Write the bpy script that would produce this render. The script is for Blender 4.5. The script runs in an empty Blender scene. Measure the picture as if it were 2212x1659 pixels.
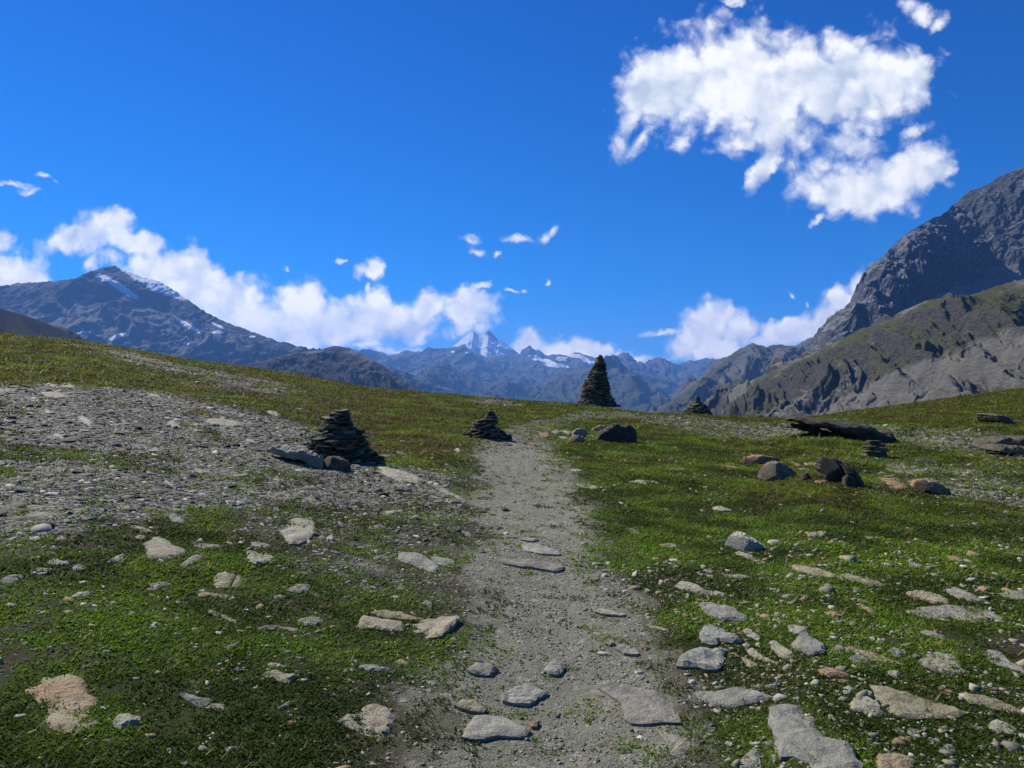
import bpy, math, random
import numpy as np

# ---------------------------------------------------------------- camera, sun, sky, exposure
F, CX, CY, EYE = 1536.0, 1106.0, 829.5, 1.6      # focal length and centre of a 2212 x 1659 picture, eye height
SC = bpy.context.scene
COL = SC.collection
cam_data = bpy.data.cameras.new("camera")
cam = bpy.data.objects.new("camera", cam_data)
COL.objects.link(cam)
cam.location = (0, 0, EYE)
cam.rotation_euler = (math.radians(90), 0, 0)
cam_data.sensor_width = 36
cam_data.lens = 36 * F / 2212
cam_data.clip_start = 0.05
cam_data.clip_end = 60000
SC.camera = cam
NAZ, NR, DENS = 1100, 620, 1.0
SUN_AZ, SUN_EL = -50.0, 43.0                     # degrees from +Y towards +X, above the horizon
a, e = math.radians(SUN_AZ), math.radians(SUN_EL)
SUN_DIR = np.array([math.sin(a) * math.cos(e), math.cos(a) * math.cos(e), math.sin(e)])
sl = bpy.data.lights.new("sun", 'SUN')
sl.energy = 5.0
sl.angle = math.radians(0.5)
sl.color = (1.0, 0.95, 0.87)
so = bpy.data.objects.new("sun", sl)
COL.objects.link(so)
from mathutils import Vector
so.rotation_euler = Vector((-SUN_DIR[0], -SUN_DIR[1], -SUN_DIR[2])).to_track_quat('-Z', 'Y').to_euler()
so.location = (-30, 30, 40)
SC.view_settings.view_transform = 'Standard'
SC.view_settings.look = 'None'
SC.view_settings.gamma = 1
SC.view_settings.exposure = 0.22
SC.cycles.max_bounces = 5
SC.cycles.diffuse_bounces = 2
SC.cycles.volume_bounces = 1
SC.cycles.transparent_max_bounces = 8
SC.cycles.use_denoising = True

world = bpy.data.worlds.new("World")
SC.world = world
world.use_nodes = True
WT = world.node_tree
WT.nodes.clear()

class NT:
    """short helper for building node trees"""
    def __init__(s, t): s.t = t
    def n(s, kind, **kw):
        nd = s.t.nodes.new(kind)
        for k, v in kw.items(): setattr(nd, k, v)
        return nd
    def put(s, sock, v):
        if isinstance(v, bpy.types.NodeSocket): s.t.links.new(v, sock)
        elif v is not None: sock.default_value = v
    def m(s, op, a, b=None, c=None, clamp=False):
        nd = s.n('ShaderNodeMath', operation=op, use_clamp=clamp)
        for i, v in enumerate((a, b, c)):
            if v is not None: s.put(nd.inputs[i], v)
        return nd.outputs[0]
    def v(s, op, a, b=None, c=None):
        nd = s.n('ShaderNodeVectorMath', operation=op)
        for i, x in enumerate((a, b, c)):
            if x is not None: s.put(nd.inputs[i], x)
        return nd.outputs['Value'] if op in ('LENGTH', 'DOT_PRODUCT', 'DISTANCE') else nd.outputs[0]
    def noise(s, vec, scale, detail=4, rough=0.5, dist=0.0, dims='3D', lac=2.0, typ='FBM', col=False):
        nd = s.n('ShaderNodeTexNoise', noise_dimensions=dims)
        nd.noise_type = typ
        s.put(nd.inputs['Vector'], vec)
        for k, x in (('Scale', scale), ('Detail', detail), ('Roughness', rough), ('Distortion', dist), ('Lacunarity', lac)):
            s.put(nd.inputs[k], x)
        return nd.outputs['Color'] if col else nd.outputs['Fac']
    def ramp(s, fac, lo, hi, a=0.0, b=1.0, smooth=True):
        nd = s.n('ShaderNodeMapRange', interpolation_type='SMOOTHSTEP' if smooth else 'LINEAR', clamp=True)
        s.put(nd.inputs[0], fac)
        for i, x in zip((1, 2, 3, 4), (lo, hi, a, b)): s.put(nd.inputs[i], x)
        return nd.outputs[0]
    def mix(s, fac, a, b, mode='MIX'):
        nd = s.n('ShaderNodeMix', data_type='RGBA', blend_type=mode)
        nd.clamp_factor = True
        s.put(nd.inputs[0], fac)
        s.put(nd.inputs[6], a if not isinstance(a, tuple) else (*a, 1)[:4])
        s.put(nd.inputs[7], b if not isinstance(b, tuple) else (*b, 1)[:4])
        return nd.outputs[2]

def build_world():
    w = NT(WT)
    tc = w.n('ShaderNodeTexCoord').outputs['Generated']
    sky = w.n('ShaderNodeTexSky', sky_type='NISHITA')
    sky.sun_disc = False
    sky.sun_elevation = math.radians(SUN_EL)
    sky.sun_rotation = math.radians(SUN_AZ)
    sky.altitude = 2600
    sky.air_density = 1.0
    sky.dust_density = 0.0
    sky.ozone_density = 2.5
    hs = w.n('ShaderNodeHueSaturation')
    hs.inputs['Hue'].default_value = SKY_HUE
    hs.inputs['Saturation'].default_value = SKY_SAT
    hs.inputs['Value'].default_value = SKY_VAL
    # the pass stands high above the dust: the sky at eye level looks like the sky a little way up
    w.put(sky.inputs[0], w.v('NORMALIZE', w.v('MULTIPLY_ADD', tc, (1, 1, SKY_ZS), (0, 0, SKY_UP))))
    w.put(hs.inputs['Color'], w.v('MULTIPLY', sky.outputs[0], SKY_TINT))
    # deep blue overhead, paler through the thicker air at the horizon
    zz = w.n('ShaderNodeSeparateXYZ'); w.put(zz.inputs[0], w.v('NORMALIZE', tc))
    skyc = w.v('MULTIPLY', hs.outputs[0], w.mix(w.ramp(zz.outputs[2], .0, .48, smooth=False), (1.75, 1.16, 1.0), (.45, .82, .98)))
    # cloud field on the directions ahead: u = x/y, v = z/y
    sep = w.n('ShaderNodeSeparateXYZ'); w.put(sep.inputs[0], tc)
    yy = w.m('MAXIMUM', sep.outputs[1], 0.05)
    u = w.m('DIVIDE', sep.outputs[0], yy)
    v = w.m('DIVIDE', sep.outputs[2], yy)
    cmb = w.n('ShaderNodeCombineXYZ'); w.put(cmb.inputs[0], u); w.put(cmb.inputs[1], v)
    p0 = cmb.outputs[0]
    # warp the outline at two scales
    wa = w.v('SUBTRACT', w.noise(p0, 9.0, 3, 0.6, col=True), (0.5, 0.5, 0.5))
    wb = w.v('SUBTRACT', w.noise(p0, 34.0, 5, 0.62, col=True), (0.5, 0.5, 0.5))
    p = w.v('MULTIPLY_ADD', wa, (0.022, 0.02, 0), p0)
    p = w.v('MULTIPLY_ADD', wb, (0.03, 0.028, 0), p)
    sp = w.n('ShaderNodeSeparateXYZ'); w.put(sp.inputs[0], p)
    def three(val):
        c = w.n('ShaderNodeCombineXYZ')
        for i in range(3): w.put(c.inputs[i], val)
        return c.outputs[0]
    U, V = three(sp.outputs[0]), three(sp.outputs[1])
    def field(lst):
        """soft minimum of the elliptic distances to all puffs, three puffs to a vector"""
        lst = list(lst)
        while len(lst) % 3: lst.append((-9000, 9000, 10, 10, 0, 0))
        acc = None
        for k in range(0, len(lst), 3):
            ax, bx, cx_, ay, by, cy_ = [], [], [], [], [], []
            for (cx, cy, rx, ry, rot, off) in lst[k:k + 3]:
                rx, ry = rx * GROW, ry * GROW
                c, s_ = math.cos(math.radians(rot)), math.sin(math.radians(rot))
                u0, v0, ru, rv = (cx - CX) / F, (CY - cy) / F, rx / F, ry / F
                ax.append(c / ru); bx.append(s_ / ru); cx_.append(-(c * u0 + s_ * v0) / ru)
                ay.append(-s_ / rv); by.append(c / rv); cy_.append((s_ * u0 - c * v0) / rv)
            X = w.v('MULTIPLY_ADD', U, tuple(ax), w.v('MULTIPLY_ADD', V, tuple(bx), tuple(cx_)))
            Y = w.v('MULTIPLY_ADD', U, tuple(ay), w.v('MULTIPLY_ADD', V, tuple(by), tuple(cy_)))
            D = w.v('MULTIPLY_ADD', Y, Y, w.v('MULTIPLY', X, X))
            D = w.v('DIVIDE', (1, 1, 1), D)
            D = w.v('MULTIPLY', D, w.v('MULTIPLY', D, D))
            acc = D if acc is None else w.v('ADD', acc, D)
        tot = w.v('DOT_PRODUCT', acc, (1, 1, 1))
        return w.m('POWER', tot, -1 / 6)
    solid = field(c for c in CLOUDS if c[5] < .1)
    wisp = field(c for c in CLOUDS if c[5] >= .1)
    n1 = w.noise(p0, 24.0, 7, 0.62, 0.35)
    ls = w.noise(p, 17.0, 4, 0.45, 0.2)
    lss = w.noise(w.v('ADD', p, (-0.010, 0.014, 0)), 17.0, 4, 0.45, 0.2)
    n2 = w.noise(p0, 8.0, 3, 0.5)
    nn = w.m('SUBTRACT', n1, 0.5)
    def cells(vec, sc):
        vo = w.n('ShaderNodeTexVoronoi', voronoi_dimensions='2D', feature='SMOOTH_F1')
        w.put(vo.inputs['Vector'], vec); vo.inputs['Scale'].default_value = sc; vo.inputs['Smoothness'].default_value = .35
        return vo.outputs['Distance']
    puff = w.m('MULTIPLY_ADD', cells(p, 62.0), 0.45, cells(p, 27.0))       # small on round heads, large in the creases
    f = w.m('SUBTRACT', 1.06, solid)                   # about 1 in the middle of a puff, 0 at its rim
    fw = w.m('SUBTRACT', 1.0, wisp)
    body = w.m('MULTIPLY_ADD', w.m('SUBTRACT', 0.62, puff), 0.55, w.m('MULTIPLY_ADD', nn, 1.05, f))
    cover = w.ramp(body, -0.20, 0.54)
    cw = w.ramp(w.m('MULTIPLY_ADD', nn, 2.1, fw), 0.0, 1.05, 0.0, 0.95)
    cover = w.m('MAXIMUM', cover, cw)
    relief = w.m('MULTIPLY', w.m('SUBTRACT', ls, lss), 1.5)
    # thicker parts and the sides turned from the sun are greyer
    thick = w.ramp(f, 0.15, 0.85)
    lit = w.m('SUBTRACT', w.m('ADD', 0.90, relief), w.m('MULTIPLY', thick, w.ramp(n2, 0.35, 0.68, 0.0, 0.36)))
    lit = w.m('ADD', lit, w.m('MULTIPLY', w.m('SUBTRACT', n1, .5), .25))
    lit = w.m('ADD', lit, w.m('MULTIPLY', w.m('SUBTRACT', .55, puff), .30))
    ccol = w.mix(w.ramp(lit, 0.45, 1.0, smooth=False), CLOUD_DARK, CLOUD_LIGHT)
    # low clouds are brightened and warmed to offset the haze in front of them
    low = w.ramp(v, 0.02, 0.22, 1.0, 0.0)
    ccol = w.mix(low, ccol, w.v('MULTIPLY', ccol, (1.55, 1.42, 1.22)))
    ccol = w.v('SCALE', ccol)
    ccol.node.inputs['Scale'].default_value = CLOUD_GAIN
    cover = w.m('MULTIPLY', cover, w.ramp(sep.outputs[1], 0.05, 0.2))
    out = w.mix(cover, skyc, ccol)
    bg = w.n('ShaderNodeBackground'); w.put(bg.inputs[0], out); bg.inputs[1].default_value = SKY_STRENGTH
    wo = w.n('ShaderNodeOutputWorld'); w.put(wo.inputs[0], bg.outputs[0])
    world.cycles.sampling_method = 'MANUAL'
    world.cycles.sample_map_resolution = 512

SKY_HUE, SKY_SAT, SKY_VAL, SKY_STRENGTH = 0.502, 1.16, 1.0, 0.10
SKY_ZS, SKY_UP, SKY_TINT = 1.08, .062, (.52, .88, 1.32)
CLOUD_GAIN, CLOUD_LIGHT, CLOUD_DARK = 9.6, (1.0, 1.0, 1.0), (0.52, 0.6, 0.74)
def big(u, v, ru, rv, rot=0, off=0): return (1272 + u * .425, v * .425, ru * .425 * 1.13, rv * .425 * 1.16, rot, off)
GROW = 1.04
CLOUDS = [
    big(500, 400, 250, 170, 15), big(760, 360, 220, 190), big(900, 470, 300, 200), big(1200, 450, 260, 190), big(1400, 400, 240, 190, 5),
    big(1590, 420, 150, 110, 25), big(340, 450, 170, 130, 60), big(230, 600, 60, 170, -25, .1), big(280, 700, 40, 120, -45, .2), big(170, 720, 50, 70, 0, .25),
    big(460, 730, 60, 60, 20, .3), big(620, 620, 90, 60, 0, .3), big(760, 720, 130, 50, 15, .15), big(930, 640, 130, 110), big(895, 840, 45, 130, -25, .05),
    big(1130, 960, 170, 80, 10, .1), big(1330, 960, 210, 110, -5), big(1530, 930, 180, 110, 10), big(1680, 860, 120, 110, 40), big(1770, 800, 80, 90, 30, .12),
    big(1350, 740, 170, 90, 0, .22), big(1180, 840, 100, 80, 0, .25), big(1640, 680, 90, 40, 30, .42), big(1700, 400, 60, 110, -10, .15),
    big(1620, 20, 60, 60, -30, .15), big(1690, 80, 60, 60, -40, .3), big(1780, 130, 40, 80, -35, .12), big(1165, 1115, 25, 50, -30, .28), big(740, 0, 90, 20, 0, .5),
    (215, 490, 75, 38, 5, 0), (165, 510, 60, 32, 20, .05), (295, 518, 60, 28, -8, .05), (240, 550, 45, 30, -30, .2), (200, 560, 20, 30, 0, .3),
    (0, 525, 26, 32, 0, 0), (20, 600, 55, 38, 0, 0), (70, 610, 45, 38, 0, 0), (-30, 590, 60, 50, 0, 0),
    (260, 590, 50, 25, 0, .1), (330, 600, 60, 45, 0, 0), (400, 600, 70, 55, 0, 0), (440, 640, 80, 60, -15, 0), (520, 670, 80, 60, 0, 0), (565, 700, 110, 60, 0, 0),
    (650, 665, 62, 55, 0, 0), (700, 700, 110, 52, 0, 0), (640, 725, 120, 30, 0, 0), (790, 680, 45, 42, 0, 0), (830, 690, 70, 48, 0, 0), (890, 700, 50, 34, 0, .05), (925, 668, 30, 32, 0, .05),
    (790, 745, 90, 14, 0, .25), (860, 757, 70, 12, 0, .3), (930, 762, 60, 8, 0, .3),
    (1012, 668, 58, 42, 0, 0), (1000, 708, 40, 26, 0, .1), (1035, 705, 34, 28, 0, .1), (1040, 614, 36, 12, 8, .25),
    (785, 585, 34, 20, 25, .1), (805, 578, 18, 24, 0, .05), (745, 565, 12, 8, 0, .4), (795, 625, 10, 15, 0, .45),
    (1122, 517, 42, 11, -8, .15), (1172, 515, 20, 15, 30, .12), (1190, 500, 24, 10, 35, .2), (1015, 520, 26, 13, -20, .3), (1030, 545, 26, 12, -30, .22), (1075, 545, 12, 8, 20, .3),
    (1105, 632, 18, 6, -10, .4), (1133, 627, 13, 7, 20, .35), (1182, 609, 6, 10, 0, .45), (620, 580, 12, 8, 0, .45),
    (1150, 738, 38, 30, 10, 0), (1200, 755, 60, 26, 0, .05), (1260, 755, 60, 24, 0, .05), (1330, 768, 55, 16, 0, .15), (1380, 775, 40, 12, 0, .2),
    (1545, 695, 50, 42, 0, 0), (1520, 725, 60, 40, 0, 0), (1585, 715, 45, 38, 0, 0), (1480, 755, 60, 28, 0, .1), (1560, 745, 70, 26, 0, .08), (1430, 719, 52, 10, 6, .25), (1640, 735, 40, 22, 0, .1),
    (1700, 715, 60, 24, 0, .05), (1750, 715, 50, 26, 0, .05), (1790, 690, 40, 34, 30, .05), (1820, 655, 30, 34, 20, .05), (1850, 620, 22, 50, -20, .15), (1742, 665, 11, 18, -20, .2), (1715, 640, 8, 14, 30, .45),
    (95, 380, 26, 8, -25, .25), (35, 400, 55, 10, -5, .4), (65, 412, 30, 9, 0, .4),
]
build_world()
# ---------------------------------------------------------------- noise
_rs = np.random.RandomState(7)
_perm = np.concatenate([_rs.permutation(256)] * 3)
_g3 = _rs.normal(size=(256, 3)); _g3 /= np.linalg.norm(_g3, axis=1)[:, None]
def perlin(x, y, z):
    x, y, z = np.broadcast_arrays(np.asarray(x, float), y, z)
    xi, yi, zi = np.floor(x).astype(np.int64), np.floor(y).astype(np.int64), np.floor(z).astype(np.int64)
    xf, yf, zf = x - xi, y - yi, z - zi
    xi &= 255; yi &= 255; zi &= 255
    fd = lambda t: t * t * t * (t * (t * 6 - 15) + 10)
    u, v, w = fd(xf), fd(yf), fd(zf)
    def g(dx, dy, dz):
        h = _perm[_perm[_perm[xi + dx] + yi + dy] + zi + dz]
        gg = _g3[h]
        return gg[..., 0] * (xf - dx) + gg[..., 1] * (yf - dy) + gg[..., 2] * (zf - dz)
    L = lambda a, b, t: a + (b - a) * t
    return L(L(L(g(0,0,0), g(1,0,0), u), L(g(0,1,0), g(1,1,0), u), v), L(L(g(0,0,1), g(1,0,1), u), L(g(0,1,1), g(1,1,1), u), v), w) * 1.6
def fbm(x, y, z=0.0, octaves=5, gain=0.5, lac=2.03):
    s, a, f = 0.0, 1.0, 1.0
    for i in range(octaves):
        s = s + a * perlin(np.asarray(x) * f + i * 17.3, np.asarray(y) * f - i * 5.1, np.asarray(z) * f + i * 3.7)
        a *= gain; f *= lac
    return s
def ridged(x, y, z=0.0, octaves=5, gain=0.5, lac=2.07):
    s, a, f, t = 0.0, 1.0, 1.0, 0.0
    for i in range(octaves):
        s = s + a * (1 - 2 * np.abs(perlin(np.asarray(x) * f + i * 9.7, np.asarray(y) * f + i * 7.1, np.asarray(z) * f)))
        t += a; a *= gain; f *= lac
    return s / t
def sstep(a, b, x):
    t = np.clip((np.asarray(x, float) - a) / (b - a), 0, 1)
    return t * t * (3 - 2 * t)

# ---------------------------------------------------------------- helpers for objects
def tag(o, label=None, cat=None, group=None, kind=None):
    if label: o['label'] = label
    if cat: o['category'] = cat
    if group: o['group'] = group
    if kind: o['kind'] = kind
    return o
def make_mesh(name, verts, faces, mat=None, parent=None, smooth=False, col=None, attrs=None):
    """verts (n,3); faces (m,3|4) array or list of lists; col: per-vertex rgb"""
    me = bpy.data.meshes.new(name)
    verts = np.asarray(verts, np.float32)
    if isinstance(faces, np.ndarray):
        k = faces.shape[1]; n = len(faces)
        me.vertices.add(len(verts)); me.vertices.foreach_set('co', verts.ravel())
        me.loops.add(n * k); me.loops.foreach_set('vertex_index', faces.astype(np.int32).ravel())
        me.polygons.add(n)
        me.polygons.foreach_set('loop_start', np.arange(0, n * k, k, dtype=np.int32))
        me.polygons.foreach_set('loop_total', np.full(n, k, np.int32))
        me.update(calc_edges=True)
    else:
        me.from_pydata(verts.tolist(), [], [list(f) for f in faces])
    if smooth: me.polygons.foreach_set('use_smooth', np.ones(len(me.polygons), bool))
    if col is not None:
        at = me.attributes.new('col', 'FLOAT_COLOR', 'POINT')
        c = np.ones((len(verts), 4), np.float32); c[:, :3] = col
        at.data.foreach_set('color', c.ravel())
    for k, vv in (attrs or {}).items():
        at = me.attributes.new(k, 'FLOAT', 'POINT'); at.data.foreach_set('value', np.asarray(vv, np.float32))
    me.update()
    if mat: me.materials.append(mat)
    o = bpy.data.objects.new(name, me)
    COL.objects.link(o)
    if parent: o.parent = parent
    return o
def new_mat(name, rough=0.9, spec=0.2):
    m = bpy.data.materials.new(name); m.use_nodes = True
    t = m.node_tree; b = t.nodes['Principled BSDF']
    b.inputs['Roughness'].default_value = rough
    b.inputs['Specular IOR Level'].default_value = spec
    return m, NT(t), b

# ---------------------------------------------------------------- shape of the near ground
# crest of the pass seen from the camera: picture x, picture y, distance ahead
CREST = np.array([(-700, 640, 62), (-300, 690, 60), (0, 721, 60), (170, 736, 58), (400, 776, 55), (640, 810, 50), (800, 838, 50), (905, 848, 48), (1000, 854, 46),
    (1100, 864, 43), (1200, 871, 41), (1280, 879, 38), (1345, 888, 36), (1400, 894, 35), (1500, 896, 35), (1545, 899, 35), (1650, 904, 36), (1720, 906, 40), (1780, 899, 58),
    (1900, 881, 70), (2000, 869, 76), (2100, 853, 80), (2212, 836, 85), (2500, 800, 90), (3000, 740, 90)], float)
_caz = np.arctan((CREST[:, 0] - CX) / F)
_crc = CREST[:, 2] / np.cos(_caz)
_czc = EYE + (CY - CREST[:, 1]) / F * CREST[:, 2]
_agr = np.radians(np.arange(-180, 180.01, 0.1))
def _tab(vals, back, sm=7):
    v = np.interp(_agr, np.concatenate([[-math.pi, -1.6], _caz, [1.6, math.pi]]), np.concatenate([[back, vals[0] * .8 + back * .2], vals, [vals[-1] * .8 + back * .2, back]]))
    k = np.exp(-0.5 * (np.arange(-20, 21) / sm) ** 2); k /= k.sum()
    return np.convolve(np.pad(v, 20, mode='edge'), k, mode='valid')
RC, ZC = _tab(_crc, 60.0), _tab(_czc, 1.5, 5)
RM = 27.0
_mid = np.array([(1600, None), (1720, 912), (1800, 914), (1900, 925), (2000, 931), (2100, 936), (2212, 942), (2500, 945), (3000, 930)], dtype=object)
def _zm():
    base = ZC * RM / RC
    paz = np.array([math.atan((m[0] - CX) / F) for m in _mid[1:]])
    z = np.array([EYE + (CY - m[1]) / F * RM * math.cos(q) for m, q in zip(_mid[1:], paz)])
    zz = np.interp(_agr, paz, z)
    w = sstep(math.atan((1600 - CX) / F), math.atan((1760 - CX) / F), _agr) * (1 - sstep(1.0, 1.6, _agr))
    return base * (1 - w) + zz * w
ZM = _zm()
def ground(x, y):
    x = np.asarray(x, float); y = np.asarray(y, float)
    r = np.hypot(x, y); az = np.arctan2(x, y)
    rc, zc, zm = (np.interp(az, _agr, T) for T in (RC, ZC, ZM))
    z1 = zm * r / RM
    z2 = zm + (zc - zm) * (r - RM) / (rc - RM)
    z = np.where(r < RM, z1, z2)
    k = np.maximum(r - rc, 0)
    drop = 0.45 * k * k / (k + 10)
    z = np.where(r > rc, zc - 260 * (1 - np.exp(-drop / 260)), z)
    px = CX + F * np.tan(np.clip(az, -1.4, 1.4))
    z = z + 0.16 * np.exp(-((r - 26) / 3.2) ** 2) * sstep(1720, 1850, px)
    rel = 0.10 * fbm(x / 7.0, y / 7.0, 1.3, 3) * sstep(1.5, 10, r) * (1 - 0.5 * sstep(30, 40, r))
    rel = rel + 0.022 * fbm(x / 1.1, y / 1.1, 5.3, 4) * (1 + r / 60)
    # low rock rib running from the left cairn down towards the path
    px0, py0, px1, py1 = -3.9, 9.7, -0.75, 6.6
    t = np.clip(((x - px0) * (px1 - px0) + (y - py0) * (py1 - py0)) / ((px1 - px0) ** 2 + (py1 - py0) ** 2), 0, 1)
    dd = np.hypot(x - px0 - t * (px1 - px0), y - py0 - t * (py1 - py0))
    rel = rel + 0.09 * np.exp(-(dd / 0.55) ** 2) * (1 - t) ** .5
    path = 0.03 * np.exp(-((px - 1180) / 160) ** 2) * (r < 30)
    far = 6.0 * fbm(x / 160, y / 160, 2.2, 5) * sstep(120, 500, r)
    return z + rel - path + far
def ray(px, py):
    """points on the ground seen at these picture positions (2212-wide picture)"""
    px = np.atleast_1d(np.asarray(px, float)); py = np.atleast_1d(np.asarray(py, float))
    dx = (px - CX) / F; dz = (CY - py) / F
    Y = np.geomspace(1.2, 110, 700)
    out = np.zeros((len(px), 3))
    for i0 in range(0, len(px), 400):
        sx, sz = dx[i0:i0+400, None], dz[i0:i0+400, None]
        h = EYE + sz * Y - ground(sx * Y, np.broadcast_to(Y, (len(sx), len(Y))))
        neg = h < 0
        k = np.where(neg.any(1), neg.argmax(1), h.argmin(1))
        k = np.maximum(k, 1)
        ii = np.arange(len(sx))
        h0, h1 = h[ii, k - 1], h[ii, k]
        f = np.where(neg.any(1), h0 / np.maximum(h0 - h1, 1e-9), 1.0)
        yy = Y[k - 1] + (Y[k] - Y[k - 1]) * f
        out[i0:i0+400] = np.stack([sx[:, 0] * yy, yy, ground(sx[:, 0] * yy, yy)], 1)
    return out
def normal_at(x, y, e=0.15):
    n = np.array([ground(x - e, y) - ground(x + e, y), ground(x, y - e) - ground(x, y + e), 2 * e], float).ravel()
    return n / np.linalg.norm(n)
def to_px(x, y, z):
    return CX + F * x / y, CY - F * (z - EYE) / y
def inside(px, py, poly):
    c = np.zeros(px.shape, bool); n = len(poly)
    for i in range(n):
        x0, y0 = poly[i]; x1, y1 = poly[(i + 1) % n]
        if y0 == y1: continue
        c ^= ((y0 > py) != (y1 > py)) & (px < (x1 - x0) * (py - y0) / (y1 - y0) + x0)
    return c
# what grows where, as outlines on the ground (given where the photo shows them, kept as ground coordinates)
SLOPE = ray(*zip(*[(-150, 826), (0, 822), (150, 832), (350, 845), (470, 866), (570, 900), (660, 925), (760, 960), (850, 1000), (960, 1045), (1040, 1075), (1040, 1190), (900, 1195), (780, 1130), (620, 1090), (450, 1060), (250, 1075), (0, 1120), (-200, 1150)]))[:, :2]
SCREE = ray(*zip(*[(150, 738), (260, 756), (360, 775), (480, 802), (560, 825), (640, 850), (540, 862), (430, 832), (340, 800), (240, 768)]))[:, :2]
PATH = ray(*zip(*[(800, 1900), (900, 1659), (950, 1520), (990, 1380), (1010, 1250), (1025, 1120), (1030, 1020), (1010, 960), (1060, 935), (1110, 914), (1190, 900), (1250, 888), (1350, 890), (1440, 899),
    (1330, 905), (1230, 915), (1200, 935), (1215, 990), (1250, 1060), (1290, 1130), (1330, 1230), (1400, 1360), (1450, 1500), (1470, 1659), (1560, 1900)]))[:, :2]
BARE = [ray(*zip(*p))[:, :2] for p in ([(990, 863), (1060, 860), (1140, 868), (1150, 878), (1060, 876), (1000, 872)], [(1380, 899), (1560, 903), (1740, 908), (1900, 935), (2000, 950), (1800, 945), (1560, 935), (1420, 925)],
        [(1900, 930), (2030, 926), (2212, 944), (2400, 950), (2400, 1010), (2212, 1005), (2060, 985), (1950, 955)], [(1950, 1000), (2120, 1000), (2212, 1040), (2212, 1110), (2100, 1090), (1990, 1060)])]
def soft_inside(x, y, poly, sd, wob=1.3):
    """0..1, edge softened by noise"""
    n1, n2 = fbm(x / (sd * 2.2), y / (sd * 2.2), 8.8, 4) * sd * wob, fbm(x / (sd * 2.2), y / (sd * 2.2), 18.8, 4) * sd * wob
    acc = 0
    for k in range(9):
        an = k * 2.4; rr = sd * math.sqrt(k / 9)
        acc = acc + inside(x + n1 + rr * math.cos(an), y + n2 + rr * math.sin(an), poly)
    return acc / 9.0
def covers(x, y):
    """gravel, path and grass weights of ground points"""
    r = np.hypot(x, y)
    s = np.clip(r * 0.045, 0.1, 1.6)
    g = soft_inside(x, y, SLOPE, 1.0)
    g = np.maximum(g, 0.95 * soft_inside(x, y, SCREE, 2.2))
    for b in BARE: g = np.maximum(g, 0.75 * soft_inside(x, y, b, 1.2))
    pth = soft_inside(x, y, PATH, 0.42, .55)
    worn = soft_inside(x, y, PATH, 0.9, .5)
    pth = pth * (1 - .5 * sstep(9, 22, r))
    n = fbm(x / 1.9, y / 1.9, 3.1, 5); nn = fbm(x / .5, y / .5, 13.1, 4)
    grass = 0.73 + 0.6 * n + .30 * nn
    # sparse brown ground by the left edge of the path, thin turf on the stony right foreground
    grass = grass - 0.30 * np.exp(-((x + 1.1) / 0.8) ** 2) * (y < 6.5) - 0.25 * sstep(3.0, 2.0, y)*0
    grass = grass + 0.5 * np.exp(-((x - 3.6) / 2.6) ** 2 - ((y - 7.6) / 1.6) ** 2)
    grass = grass - 0.06 * sstep(5.2, 4.0, y) * (x > 0.8)
    grass = grass + 0.2 * sstep(9, 14, r)
    grass = np.clip(grass, 0, 1) * (1 - 0.93 * g) * (1 - 0.985 * pth)
    grass = grass * (1 - .55 * worn)
    # tussocks in the gravel
    grass = np.maximum(grass, g * (1 - pth) * sstep(0.42, 0.62, n + .5 * nn) * .9)
    return g * (1 - pth), pth, grass
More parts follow.
